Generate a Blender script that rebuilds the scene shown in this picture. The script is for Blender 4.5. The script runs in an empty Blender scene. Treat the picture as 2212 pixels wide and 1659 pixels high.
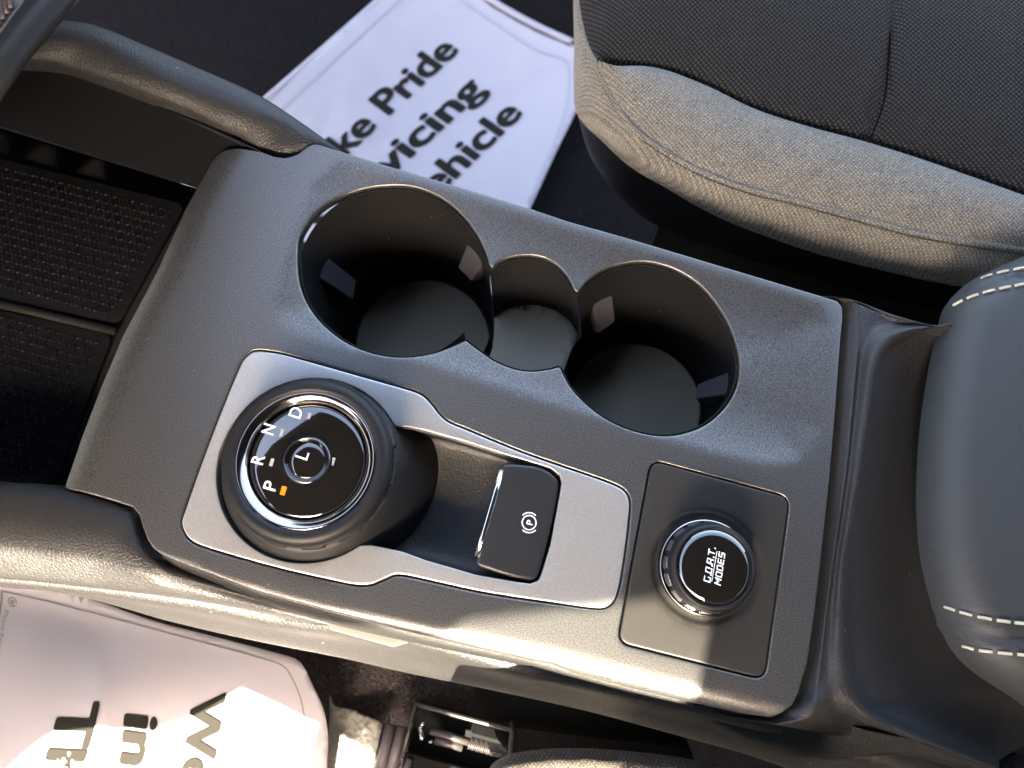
import bpy, bmesh, math, random
import numpy as np
from mathutils import Vector, Matrix
from mathutils.geometry import delaunay_2d_cdt
random.seed(7); rng = np.random.RandomState(3)
S = bpy.context.scene; C = S.collection

# ------------------------------------------------------------------ camera
# x runs along the console towards the rear of the car, y towards the passenger, z up from the trim panel
FPX = 1650.0; H = 0.33; NAD = (1080., 1280.); CX, CY = 1106., 829.5
_d = np.array([NAD[0]-CX, -(NAD[1]-CY), -FPX]); _z = -_d/np.linalg.norm(_d)
_a = math.radians(-15.5); _x = np.array([math.cos(_a), math.sin(_a), 0.]); _x -= _z*_x.dot(_z); _x /= np.linalg.norm(_x)
M = np.stack([_x, np.cross(_z, _x), _z])                 # camera axes -> world
def P(px, py, z=0.0):
    """the world point on the level (or on the height function) z that the pixel looks at"""
    w = M @ np.array([px-CX, -(py-CY), -FPX])
    f = z if callable(z) else None
    zz = 0.0 if f else z
    for _ in range(25 if f else 1):
        t = (H-zz)/-w[2]; p = np.array([w[0]*t, w[1]*t, zz])
        if f: zz = 0.5*zz+0.5*float(f(p[0], p[1]))
    return p
def ext(q, dx=420):
    """carry a traced row on past the right edge of the frame"""
    a, b = q[-2], q[-1]; k = dx/(b[0]-a[0]); return list(q)+[tuple(b[i]+((b[i]-a[i])*k if i < 2 else 0) for i in range(len(b)))]
def L(pts, z=0.0): return [P(a[0], a[1], a[2] if len(a) > 2 else z) for a in pts]
cam = bpy.data.cameras.new('camera'); co = bpy.data.objects.new('camera', cam); C.objects.link(co)
co.matrix_world = Matrix(((M[0][0], M[0][1], M[0][2], 0), (M[1][0], M[1][1], M[1][2], 0), (M[2][0], M[2][1], M[2][2], H), (0, 0, 0, 1)))
cam.sensor_width = 36; cam.lens = 36*FPX/2212; cam.clip_start = 0.01; cam.clip_end = 200
cam.dof.use_dof = True; cam.dof.focus_distance = 0.34; cam.dof.aperture_fstop = 8.5
S.camera = co

# ------------------------------------------------------------------ light
ELEV = math.radians(42)
_p0, _p1 = P(1562, 1160), P(1540, 1520); _h = (_p1-_p0)[:2]; _h /= np.linalg.norm(_h)
SUN = np.array([_h[0]*math.cos(ELEV), _h[1]*math.cos(ELEV), math.sin(ELEV)])
W = bpy.data.worlds.new('World'); S.world = W; W.use_nodes = True
nt = W.node_tree; bg = nt.nodes['Background']; sky = nt.nodes.new('ShaderNodeTexSky'); sky.sky_type = 'NISHITA'
sky.sun_disc = False; sky.sun_elevation = ELEV; sky.sun_rotation = math.atan2(SUN[0], SUN[1]); sky.air_density = .75; sky.dust_density = 4.5; sky.ozone_density = .6
wm = nt.nodes.new('ShaderNodeMix'); wm.data_type = 'RGBA'; wm.blend_type = 'MULTIPLY'; wm.inputs[0].default_value = 1; wm.inputs[7].default_value = (1.09, 1.0, .88, 1)   # white balance of the camera
nt.links.new(sky.outputs[0], wm.inputs[6]); nt.links.new(wm.outputs[2], bg.inputs[0]); bg.inputs[1].default_value = 0.15
sl = bpy.data.lights.new('sun', 'SUN'); sl.energy = 3.25; sl.angle = math.radians(0.35); sl.color = (1, .88, .69)
so = bpy.data.objects.new('sun', sl); C.objects.link(so); so.rotation_euler = Vector(SUN).to_track_quat('Z', 'Y').to_euler()
S.view_settings.view_transform = 'Standard'; S.view_settings.look = 'None'; S.view_settings.gamma = 1
S.view_settings.exposure = 3.65; S.view_settings.use_curve_mapping = False
S.render.engine = 'CYCLES'; S.cycles.use_denoising = True; S.cycles.max_bounces = 8; S.cycles.diffuse_bounces = 4
S.cycles.sample_clamp_indirect = 6; S.cycles.caustics_reflective = False; S.cycles.caustics_refractive = False

# ------------------------------------------------------------------ materials
def mat(name, col, rough=.5, metal=0., spec=.5, bump=None, fleck=None, emit=None, sheen=0, coat=0, trans=0, dust=0, sc=(1, 1, 1)):
    m = bpy.data.materials.new(name); m.use_nodes = True; n = m.node_tree.nodes; l = m.node_tree.links
    b = n['Principled BSDF']; b.inputs['Base Color'].default_value = (*col, 1); b.inputs['Roughness'].default_value = rough
    b.inputs['Metallic'].default_value = metal; b.inputs['Specular IOR Level'].default_value = spec
    b.inputs['Sheen Weight'].default_value = sheen; b.inputs['Coat Weight'].default_value = coat; b.inputs['Coat Roughness'].default_value = .05
    b.inputs['Transmission Weight'].default_value = trans
    if emit: b.inputs['Emission Color'].default_value = (*emit[:3], 1); b.inputs['Emission Strength'].default_value = emit[3]
    tc = n.new('ShaderNodeTexCoord'); mp = n.new('ShaderNodeMapping'); mp.inputs['Scale'].default_value = sc
    l.new(tc.outputs['Object'], mp.inputs[0]); v = mp.outputs[0]
    def noise(s, det=2, r=.6):
        t = n.new('ShaderNodeTexNoise'); t.inputs['Scale'].default_value = s; t.inputs['Detail'].default_value = det
        t.inputs['Roughness'].default_value = r; l.new(v, t.inputs['Vector']); return t.outputs['Fac']
    def vor(s, feat='F1', dist=0.):
        t = n.new('ShaderNodeTexVoronoi'); t.inputs['Scale'].default_value = s; t.feature = feat
        if dist:
            nn = n.new('ShaderNodeTexNoise'); nn.inputs['Scale'].default_value = s*.7; l.new(v, nn.inputs['Vector'])
            ad = n.new('ShaderNodeVectorMath'); ad.operation = 'MULTIPLY_ADD'; l.new(nn.outputs['Color'], ad.inputs[0])
            ad.inputs[1].default_value = (dist,)*3; l.new(v, ad.inputs[2]); l.new(ad.outputs[0], t.inputs['Vector'])
        else: l.new(v, t.inputs['Vector'])
        return t.outputs['Distance']
    def ramp(src, a, b_, ca, cb):
        r = n.new('ShaderNodeValToRGB'); r.color_ramp.elements[0].position = a; r.color_ramp.elements[1].position = b_
        r.color_ramp.elements[0].color = (*ca, 1); r.color_ramp.elements[1].color = (*cb, 1); l.new(src, r.inputs[0]); return r.outputs[0]
    def weave(s):
        hh = []
        for rot in (0.6, 2.17):
            w_ = n.new('ShaderNodeTexWave'); w_.inputs['Scale'].default_value = s; w_.inputs['Distortion'].default_value = 1.0; w_.inputs['Detail Scale'].default_value = 4
            m2 = n.new('ShaderNodeMapping'); m2.inputs['Rotation'].default_value = (0, 0, rot); l.new(v, m2.inputs[0]); l.new(m2.outputs[0], w_.inputs['Vector']); hh.append(w_.outputs['Fac'])
        mu = n.new('ShaderNodeMath'); mu.operation = 'MULTIPLY'; l.new(hh[0], mu.inputs[0]); l.new(hh[1], mu.inputs[1]); return mu.outputs[0]
    hs = []
    for kind, s, st, di in (bump or []):
        if kind == 'noise': h = noise(s)
        elif kind == 'vor': h = vor(s, 'F1', .5/s)
        elif kind == 'crack': h = ramp(vor(s, 'DISTANCE_TO_EDGE', .6/s), 0, .25, (0,)*3, (1,)*3)
        elif kind == 'weave': h = weave(s)
        hs.append((h, st, di))
    prev = None
    for h, st, di in hs:
        bm_ = n.new('ShaderNodeBump'); bm_.inputs['Strength'].default_value = st; bm_.inputs['Distance'].default_value = di
        l.new(h, bm_.inputs['Height'])
        if prev: l.new(prev, bm_.inputs['Normal'])
        prev = bm_.outputs[0]
    if prev: l.new(prev, b.inputs['Normal'])
    if fleck:                      # (scale, lo, hi, colA, colB)
        cols = [ramp(weave(s[1]) if isinstance(s, tuple) else noise(s, 3, .7), a, e, ca, cb) for s, a, e, ca, cb in fleck]
        out = cols[0]
        for c2 in cols[1:]:
            mx = n.new('ShaderNodeMix'); mx.data_type = 'RGBA'; mx.blend_type = 'MULTIPLY'; mx.inputs[0].default_value = 1
            l.new(out, mx.inputs[6]); l.new(c2, mx.inputs[7]); out = mx.outputs[2]
        l.new(out, b.inputs['Base Color'])
    if dust:
        dv = vor(110, 'F1', 0); msk = ramp(dv, .035, .06, (.55,)*3, (0,)*3); nz = ramp(noise(60), .52, .56, (0,)*3, (1,)*3)
        mm_ = n.new('ShaderNodeMath'); mm_.operation = 'MULTIPLY'; l.new(msk, mm_.inputs[0]); l.new(nz, mm_.inputs[1])
        mx = n.new('ShaderNodeMix'); mx.data_type = 'RGBA'; l.new(mm_.outputs[0], mx.inputs[0]); mx.inputs[7].default_value = (.5, .48, .42, 1)
        if b.inputs['Base Color'].links: l.new(b.inputs['Base Color'].links[0].from_socket, mx.inputs[6])
        else: mx.inputs[6].default_value = (*col, 1)
        l.new(mx.outputs[2], b.inputs['Base Color'])
    return m
g = lambda v: (v, v, v)
PANEL = mat('grey_metal_paint', (.2, .2, .2), .37, .8, .5, bump=[('noise', 2400, .2, .0004)], fleck=[(2200, .35, .65, (.065, .065, .065), (.285, .28, .27))], dust=1)
SILVER = mat('satin_silver', g(.5), .36, .6, bump=[('noise', 2500, .05, .0003)], fleck=[(1800, .3, .7, (.42, .42, .415), (.60, .595, .585))])
BLACK = mat('black_plastic', (.045, .045, .046), .5, bump=[('noise', 900, .5, .0005)])
GRAIN = mat('grained_black_plastic', (.028, .027, .027), .44, spec=.38, bump=[('crack', 600, .28, .0004), ('noise', 1500, .15, .0003)], dust=1)
GRAINF = mat('fine_grained_plastic', (.02, .02, .02), .5, spec=.3, bump=[('noise', 900, .5, .0006)])
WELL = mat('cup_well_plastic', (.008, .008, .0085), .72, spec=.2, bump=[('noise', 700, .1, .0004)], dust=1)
CUPFL = mat('cup_floor_rubber', (.32, .31, .26), .85, bump=[('noise', 1400, .4, .0004)])
TAB = mat('grip_rubber', (.05, .05, .056), .8, spec=.2)
RUB = mat('soft_black_rubber', (.009, .009, .010), .5, spec=.4, bump=[('noise', 1800, .08, .0003)])
MATTE = mat('smooth_dark_plastic', (.022, .023, .025), .38, bump=[('noise', 1500, .06, .0003)])
GLASS = mat('gloss_black_glass', (.010, .009, .008), .03, 0, 1., coat=1.); GLASS.node_tree.nodes['Principled BSDF'].inputs['Coat IOR'].default_value = 1.75
CHROME = mat('dark_chrome', (.46, .42, .40), .12, 1.)
BCHROME = mat('bright_chrome', (.75, .75, .75), .15, 1.)
WHITE = mat('white_print_glow', g(.8), .6, emit=(.9, 1, 1, .03))  # print with a faint glow added to its colour
GREYP = mat('grey_indicator', (.38, .38, .36), .5)
ORANGE = mat('lit_orange_indicator', (.05, .01, 0), .5, emit=(1, .30, .0, .13))
LEATHER = mat('black_leather', (.044, .047, .048), .5, spec=.4, bump=[('crack', 800, .25, .0003), ('noise', 60, .1, .002)])
THREAD = mat('cream_thread', (.62, .56, .42), .8, bump=[('noise', 2500, .5, .0003)])
SEAM = mat('dark_thread', (.05, .05, .045), .9)
HEATHER = mat('heather_grey_fabric', (.2, .19, .17), .95, spec=.1, sheen=.3, bump=[('weave', 330, .5, .0006), ('noise', 1500, .6, .0006)],
              fleck=[(1700, .36, .64, (.07, .067, .060), (.42, .39, .325)), (('weave', 215), 0, .6, g(.6), g(1.15)), (130, .3, .7, g(.85), g(1.1))])
DARKF = mat('dark_woven_fabric', (.03, .03, .033), .9, spec=.1, sheen=.08, bump=[('weave', 170, .8, .0008)], fleck=[(('weave', 170), .05, .6, (.010, .010, .010), (.054, .052, .05))])
SKIRT = mat('seat_side_vinyl', (.012, .012, .013), .55, spec=.25, bump=[('noise', 900, .1, .0004)])
VELVET = mat('seat_valance_felt', (.012, .012, .012), .95, bump=[('noise', 1200, .6, .001)])
CARPET = mat('black_carpet', (.02, .018, .02), 1., spec=.05, bump=[('noise', 700, 1., .002)], fleck=[(500, .3, .7, (.012, .011, .013), (.035, .03, .032))])
CARPETB = mat('brown_carpet', (.05, .045, .035), 1., spec=.05, bump=[('noise', 900, 1., .002)])
PAPER = mat('white_paper', (.76, .70, .745), .6, spec=.3, bump=[('noise', 11, .9, .008), ('crack', 14, .3, .0016), ('noise', 45, .2, .002)])
INK = mat('black_ink', (.03, .028, .024), .8, spec=.15)
LINEM = mat('grey_print_line', (.32, .32, .30), .6)
STEEL = mat('seat_track_steel', (.13, .115, .115), .45, .6)
PINKM = mat('grey_lever_plastic', (.22, .19, .20), .45, .1)
DARKB = mat('track_black', (.01, .01, .012), .4)
LINER = mat('roof_liner', (.22, .205, .185), .95)
DASH = mat('dash_plastic', (.02, .02, .022), .7)
FILM = mat('clear_plastic_film', (.5, .5, .46), .12, 0, .6, bump=[('noise', 90, .8, .006), ('vor', 260, .5, .003)])
CHIP = mat('tan_crumb', (.55, .46, .34), .9)
HEXM = mat('bin_mat_rubber', (.004, .004, .005), .7, spec=.12, bump=[('noise', 900, .2, .0004)])
HEXR = mat('bin_mat_rib', (.013, .013, .016), .35, spec=.4)

# ------------------------------------------------------------------ builders
def tag(o, label=None, cat=None, group=None, kind=None):
    if label: o['label'] = label
    if cat: o['category'] = cat
    if group: o['group'] = group
    if kind: o['kind'] = kind
    return o
def thing(name, loc, label, cat, group=None):
    o = bpy.data.objects.new(name, None); C.objects.link(o); o.location = loc; o.empty_display_size = .01
    return tag(o, label, cat, group)
def root(p):
    v = Vector((0, 0, 0))
    while p: v += p.location; p = p.parent
    return v
def obj(name, verts, faces, m, parent=None, smooth=True, label=None):
    me = bpy.data.meshes.new(name); me.from_pydata([tuple(map(float, v)) for v in verts], [], [tuple(map(int, f)) for f in faces]); me.update()
    if smooth: me.polygons.foreach_set('use_smooth', [True]*len(me.polygons))
    me.materials.append(m); o = bpy.data.objects.new(name, me); C.objects.link(o)
    if parent: o.parent = parent; o.location = -root(parent)
    bm = bmesh.new(); bm.from_mesh(me); bmesh.ops.recalc_face_normals(bm, faces=bm.faces[:]); bm.to_mesh(me); bm.free()
    if label: o['label'] = label
    return o
class MB:
    def __init__(s): s.v = []; s.f = []
    def add(s, v, f): k = len(s.v); s.v += [tuple(map(float, p)) for p in v]; s.f += [tuple(int(i)+k for i in q) for q in f]; return s
    def obj(s, name, m, parent=None, smooth=True, label=None): return obj(name, s.v, s.f, m, parent, smooth, label)
def crom(pts, n, closed=False):
    """n points evenly along a Catmull-Rom curve"""
    p = np.array(pts, float); k = len(p); out = []
    if k == 2: return [p[0]+(p[1]-p[0])*t for t in np.linspace(0, 1, n)]
    rngk = k if closed else k-1
    for i in range(rngk):
        g_ = (lambda j: p[j % k]) if closed else (lambda j: p[j] if 0 <= j < k else (2*p[0]-p[1] if j < 0 else 2*p[-1]-p[-2]))
        a, b, c, d = g_(i-1), g_(i), g_(i+1), g_(i+2)
        # centripetal-ish: limit tangents by the segment length
        L1 = np.linalg.norm(c-b); ta = (c-a); tb = (d-b)
        na, nb = np.linalg.norm(ta), np.linalg.norm(tb)
        ta = ta/na*min(na*.5, L1) if na > 0 else ta; tb = tb/nb*min(nb*.5, L1) if nb > 0 else tb
        for t in np.linspace(0, 1, 12, endpoint=False):
            out.append((2*t**3-3*t**2+1)*b+(t**3-2*t**2+t)*ta+(-2*t**3+3*t**2)*c+(t**3-t**2)*tb)
    out.append(p[0] if closed else p[-1]); return resamp(out, n, closed)
def resamp(pts, n, closed=False):
    q = np.array(pts); s = np.r_[0, np.cumsum(np.linalg.norm(np.diff(q, axis=0), axis=1))]
    t = np.linspace(0, s[-1], n, endpoint=not closed)
    return [np.array([np.interp(u, s, q[:, j]) for j in range(q.shape[1])]) for u in t]
def spl(pts, sp=.0012, closed=True):
    q = crom(pts, 400, closed); ln = sum(np.linalg.norm(q[i+1]-q[i]) for i in range(len(q)-1))
    return crom(pts, max(8, int(ln/sp)), closed)
def rnd(pts, r):
    """closed polygon (world) with its corners rounded by r (m, or one per corner)"""
    out = []; k = len(pts)
    for i, p in enumerate(pts):
        rr = r[i] if isinstance(r, (list, tuple)) else r
        a = np.array(pts[i-1])-p; b = np.array(pts[(i+1) % k])-p; la, lb = np.linalg.norm(a), np.linalg.norm(b)
        d = min(rr, la*.45, lb*.45); A = p+a/la*d; B = p+b/lb*d
        if d < 1e-5: out.append(np.array(p)); continue
        for t in np.linspace(0, 1, 7): out.append((1-t)**2*A+2*t*(1-t)*np.array(p)+t*t*B)
    return out
def dense(pts, sp, closed=True):
    out = []; k = len(pts)
    for i in range(k if closed else k-1):
        a, b = np.array(pts[i]), np.array(pts[(i+1) % k]); n = max(1, int(np.ceil(np.linalg.norm(b-a)/sp)))
        out += [a+(b-a)*j/n for j in range(n)]
    if not closed: out.append(np.array(pts[-1]))
    return out
def offs(pts, d):
    """offset a closed loop by d (positive = outwards)"""
    q = np.array(pts)[:, :2]; A = .5*sum(q[i-1][0]*q[i][1]-q[i][0]*q[i-1][1] for i in range(len(q))); sg = 1 if A > 0 else -1
    out = []
    for i in range(len(q)):
        t = q[(i+1) % len(q)]-q[i-1]; n_ = np.array([t[1], -t[0]])*sg; n_ /= (np.linalg.norm(n_)+1e-12)
        out.append(np.r_[q[i]+n_*d, np.array(pts[i])[2:]])
    return out
def segd(X, loop, closed=True):
    q = np.array(loop)[:, :2]; a = q; b = np.roll(q, -1, 0)
    if not closed: a, b = q[:-1], q[1:]
    best = np.full(len(X), 1e9)
    for s in range(0, len(a), 1):
        ab = b[s]-a[s]; dd = ab.dot(ab)+1e-18
        t = np.clip(((X-a[s])@ab)/dd, 0, 1); e = X-(a[s]+t[:, None]*ab); best = np.minimum(best, (e**2).sum(1))
    return np.sqrt(best)
def inside(X, loop):
    q = np.array(loop)[:, :2]; r = np.zeros(len(X), bool); j = len(q)-1
    for i in range(len(q)):
        xi, yi = q[i]; xj, yj = q[j]
        if yi != yj:
            c = ((yi > X[:, 1]) != (yj > X[:, 1])) & (X[:, 0] < (xj-xi)*(X[:, 1]-yi)/(yj-yi)+xi); r ^= c
        j = i
    return r
def sheet(name, outline, m, parent=None, holes=(), zf=None, fil=0.0012, hfil=None, depth=.004, sp=.004, hdepth=None, label=None, smooth=True, esp=.0015, extra=None, bottom=False):
    """a moulded plate: flat or height-function top, rounded edges, walls going down"""
    zf = zf or (lambda x, y: np.zeros_like(x)); hfil = fil if hfil is None else hfil; hdepth = depth if hdepth is None else hdepth
    loops = [np.array(dense(outline, esp))[:, :2]]+[np.array(dense(h, esp))[:, :2] for h in holes]
    fl = [fil]+[hfil]*len(holes)
    pts = [l for l in loops]; cnt = sum(map(len, loops))
    def dist(X): return np.stack([segd(X, l) for l in loops])
    inn = []
    for k, l in enumerate(loops):
        f = fl[k]
        if f > 0:
            for o_ in (.12, .35, .7, 1.1):
                r_ = np.array(offs(l, -f*o_ if k == 0 else f*o_))[::(1 if f > .003 else 1)]
                dd = dist(r_); inn.append(r_[(dd[k] > f*o_*.93) & (np.delete(dd, k, 0).min(0) > .0004 if len(loops) > 1 else True)])
    mn, mx = loops[0].min(0), loops[0].max(0); gx = np.arange(mn[0]+sp/2, mx[0], sp); gy = np.arange(mn[1]+sp/2, mx[1], sp)
    G = np.array([(x+(sp/2 if j % 2 else 0), y) for j, y in enumerate(gy) for x in gx]).reshape(-1, 2)
    if extra is not None: G = np.vstack([G, extra])
    if len(G):
        ok = inside(G, loops[0])
        for h in loops[1:]: ok &= ~inside(G, h)
        G = G[ok]
        if len(G): dd = dist(G); G = G[(dd > (np.array(fl)*1.25+.0005)[:, None]).all(0)]; inn.append(G)
    I = np.vstack(inn) if inn else np.zeros((0, 2))
    ok = inside(I, loops[0])
    for h in loops[1:]: ok &= ~inside(I, h)
    I = I[ok]; A = np.vstack([np.vstack(loops), I]); ed = []; k0 = 0
    for l in loops: ed += [(k0+i, k0+(i+1) % len(l)) for i in range(len(l))]; k0 += len(l)
    vs, es, fs, ov, oe, of = delaunay_2d_cdt([Vector(a) for a in A], ed, [], 0, 1e-6)
    V = np.array([tuple(v) for v in vs]); F = np.array([tuple(f) for f in fs])
    cen = V[F].mean(1); ok = inside(cen, loops[0])
    for h in loops[1:]: ok &= ~inside(cen, h)
    F = F[ok]; Z = np.array(zf(V[:, 0], V[:, 1]), float)*np.ones(len(V)); D = dist(V)
    for k, f in enumerate(fl):
        if f > 0: d = np.clip(D[k], 0, f); Z -= f-np.sqrt(np.maximum(f*f-(f-d)**2, 0))
    verts = [(*V[i], Z[i]) for i in range(len(V))]; faces = [tuple(f) for f in F]
    # walls
    idx = {}
    for n_, o_ in enumerate(ov):
        for q in o_: idx[q] = n_
    k0 = 0
    for k, l in enumerate(loops):
        n_ = len(l); dp = depth if k == 0 else hdepth
        if dp > 0:
            b = len(verts)
            for i in range(n_): v = verts[idx[k0+i]]; verts.append((v[0], v[1], v[2]-dp))
            for i in range(n_): j = (i+1) % n_; faces.append((idx[k0+i], idx[k0+j], b+j, b+i))
        k0 += n_
    return obj(name, verts, faces, m, parent, smooth, label)
def loft(name, rows, m, parent=None, n=80, sub=4, zf=None, label=None, disp=None, lin=False):
    R = [crom(r, n) if n else cr_exact(r, 10) for r in rows]; G = []; n = len(R[0])
    for i in range(n):
        col = [r[i] for r in R]
        G.append(resamp(dense(col, .002, False), (len(rows)-1)*sub+1) if lin == 'even' else
                 ([col[k]+(col[k+1]-col[k])*t/sub for k in range(len(col)-1) for t in range(sub)]+[col[-1]] if lin else
                  cr_exact(col, sub)))
    k = len(G[0]); V = [p for c in G for p in c]
    if disp: V = [np.array(p)+np.array(disp(p)) for p in V]
    F = [(i*k+j, (i+1)*k+j, (i+1)*k+j+1, i*k+j+1) for i in range(n-1) for j in range(k-1)]
    return obj(name, V, F, m, parent, True, label)
def cr_exact(p, sub):
    out = []; k = len(p)
    for i in range(k-1):
        a = p[i-1] if i else 2*p[0]-p[1]; b, c = p[i], p[i+1]; d = p[i+2] if i+2 < k else 2*p[-1]-p[-2]
        L1 = np.linalg.norm(c-b); ta, tb = c-a, d-b; na, nb = np.linalg.norm(ta)+1e-9, np.linalg.norm(tb)+1e-9
        ta = ta/na*min(na*.5, L1); tb = tb/nb*min(nb*.5, L1)
        for j in range(sub):
            t = j/sub; out.append((2*t**3-3*t**2+1)*b+(t**3-2*t**2+t)*ta+(-2*t**3+3*t**2)*c+(t**3-t**2)*tb)
    out.append(p[-1]); return out
def circ(cx, cy, rp, z=0., n=96, rw=None):
    """level circle round the pixel cx, cy whose radius shows as rp pixels"""
    c = P(cx, cy, z); r = rw or np.linalg.norm((P(cx+rp, cy, z)-P(cx-rp, cy, z)))/2*.995
    return [c+np.array([math.cos(t), math.sin(t), 0])*r for t in np.linspace(0, 2*math.pi, n, endpoint=False)]
def rings(name, R, m, parent=None, cap=False, label=None, botcap=False, mod=None):
    """closed rings joined in turn (a lathe whose rings may drift sideways)"""
    n = len(R[0]); V = []; F = []
    for k, r in enumerate(R):
        V += [tuple(p) for p in r]
        if k: F += [((k-1)*n+i, (k-1)*n+(i+1) % n, k*n+(i+1) % n, k*n+i) for i in range(n)]
    if cap: V.append(tuple(np.mean(R[-1], 0))); c = len(V)-1; b = (len(R)-1)*n; F += [(b+i, b+(i+1) % n, c) for i in range(n)]
    if botcap: V.append(tuple(np.mean(R[0], 0))); c = len(V)-1; F += [(i, (i+1) % n, c) for i in range(n)]
    return obj(name, V, F, m, parent, True, label)
def lathe(name, ctr, prof, m, parent=None, axis=(0, 0), n=96, cap=True, label=None, rmod=None):
    """prof = [(radius, height)], leaning sideways by axis per metre of height"""
    R = []
    for r, h in prof:
        c = np.array([ctr[0]+axis[0]*h, ctr[1]+axis[1]*h, ctr[2]+h])
        R.append([c+np.array([math.cos(t), math.sin(t), 0])*(r*(1 if not rmod else rmod(t, r, h))) for t in np.linspace(0, 2*math.pi, n, endpoint=False)])
    return rings(name, R, m, parent, cap, label)
def tube(mb, pts, r, k=8, flat=1.0):
    p = [np.array(q, float) for q in pts]; V = []; F = []
    for i, q in enumerate(p):
        t = p[min(i+1, len(p)-1)]-p[max(i-1, 0)]; t /= np.linalg.norm(t)+1e-12
        u = np.cross(t, [0, 0, 1.]); u /= np.linalg.norm(u)+1e-12; w = np.cross(u, t)
        V += [q+(u*math.cos(a)+w*math.sin(a)*flat)*r for a in np.linspace(0, 2*math.pi, k, endpoint=False)]
    for i in range(len(p)-1): F += [(i*k+j, i*k+(j+1) % k, (i+1)*k+(j+1) % k, (i+1)*k+j) for j in range(k)]
    F += [tuple(range(k)), tuple(range((len(p)-1)*k, len(p)*k))]
    return mb.add(V, F)
def slab(mb, top, depth, vec=(0, 0, -1)):
    n = len(top); V = [np.array(p) for p in top]+[np.array(p)+np.array(vec)*depth for p in top]
    return mb.add(V, [tuple(range(n)), tuple(range(n, 2*n))]+[(i, (i+1) % n, n+(i+1) % n, n+i) for i in range(n)])
def bevelled(o, w=.0006, seg=2):
    b = o.modifiers.new('bevel', 'BEVEL'); b.width = w; b.segments = seg; b.limit_method = 'ANGLE'; return o
def text(name, s, bl, br, tl, m, parent, z=0., bold=0., lift=.0003, cuts=0, shear=0., faux=0.):
    cu = bpy.data.curves.new('t', 'FONT'); cu.body = s; cu.offset = bold; cu.resolution_u = 6; cu.shear = shear; cu.space_character = 1+bold*2
    ob = bpy.data.objects.new('t', cu); C.objects.link(ob); dg = bpy.context.evaluated_depsgraph_get(); me = bpy.data.meshes.new_from_object(ob.evaluated_get(dg))
    bpy.data.objects.remove(ob); bm = bmesh.new(); bm.from_mesh(me)
    if cuts:
        bmesh.ops.triangulate(bm, faces=bm.faces[:])
        for _ in range(cuts): bmesh.ops.subdivide_edges(bm, edges=[e for e in bm.edges if e.calc_length() > .12], cuts=1)
        bmesh.ops.triangulate(bm, faces=bm.faces[:])
    bm.verts.index_update(); v = np.array([tuple(q.co) for q in bm.verts]); f = [tuple(q.index for q in fc.verts) for fc in bm.faces]; bm.free(); bpy.data.meshes.remove(me)
    x0, x1 = v[:, 0].min(), v[:, 0].max(); cap = .73+bold
    A, B, D = P(*bl, z), P(*br, z), P(*tl, z); out = []; nv = len(v)
    sh_ = [(0, 0)]+([(faux, 0), (-faux, 0), (0, faux*.7), (0, -faux*.7), (faux*.7, faux*.5), (-faux*.7, faux*.5), (faux*.7, -faux*.5), (-faux*.7, -faux*.5)] if faux else [])
    f = [tuple(i+k*nv for i in q) for k in range(len(sh_)) for q in f]
    for kk, q in [(k, np.array([w[0]+a_, w[1]+b_])) for k, (a_, b_) in enumerate(sh_) for w in v]:
        p = A+(B-A)*(q[0]-x0)/(x1-x0)+(D-A)*(q[1]/cap)
        if callable(z): p[2] = float(z(p[0], p[1]))
        p[2] += lift+kk*.00003; out.append(p)
    return obj(name, out, f, m, parent, False)

# ------------------------------------------------------------------ the cabin: floor, roof, dashboard, doors
def plane_obj(name, poly, z, th, m, label=None, cat=None, kind=None):
    mb = MB(); slab(mb, [np.array([*p[:2], z]) for p in poly], th); return tag(mb.obj(name, m, None, False), label, cat, None, kind)
fl = plane_obj('floor', [(-1.2, -1.2), (1.6, -1.2), (1.6, 1.2), (-1.2, 1.2)], -.335, .02, CARPET, kind='structure')
RZ = .62
e1, e2 = P(1480, 1284)+SUN*RZ/SUN[2], P(1000, 1345)+SUN*RZ/SUN[2]
dr = (e1-e2)/np.linalg.norm(e1-e2)
pr = P(1545, 1400); tt = (-.66-pr[1])/SUN[1]; pe = pr+SUN*tt; xr = (pr+SUN*RZ/SUN[2])[0]; ek = e2+dr*(xr-e2[0])/dr[0]
we = [P(*q)+SUN*(RZ-q[2])/SUN[2] for q in ((0, 1184, -.002), (200, 1211, -.003), (330, 1240, -.007), (400, 1268, -.010), (520, 1302, -.0135), (620, 1328, -.0165), (740, 1350, -.012), (860, 1362, -.006), (950, 1368, -.004), (1000, 1345, 0))]
plane_obj('ceiling', [we[0]-dr*.6]+we+[ek, (xr, -.95, 0), (1.5, -.95, 0), (1.5, .50, 0), (.02, .50, 0), (-.26, .36, 0), (-.45, .12, 0), we[0]-dr*.6+np.array([0, .42, 0])], RZ+.03, .03, LINER, kind='structure')
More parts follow.
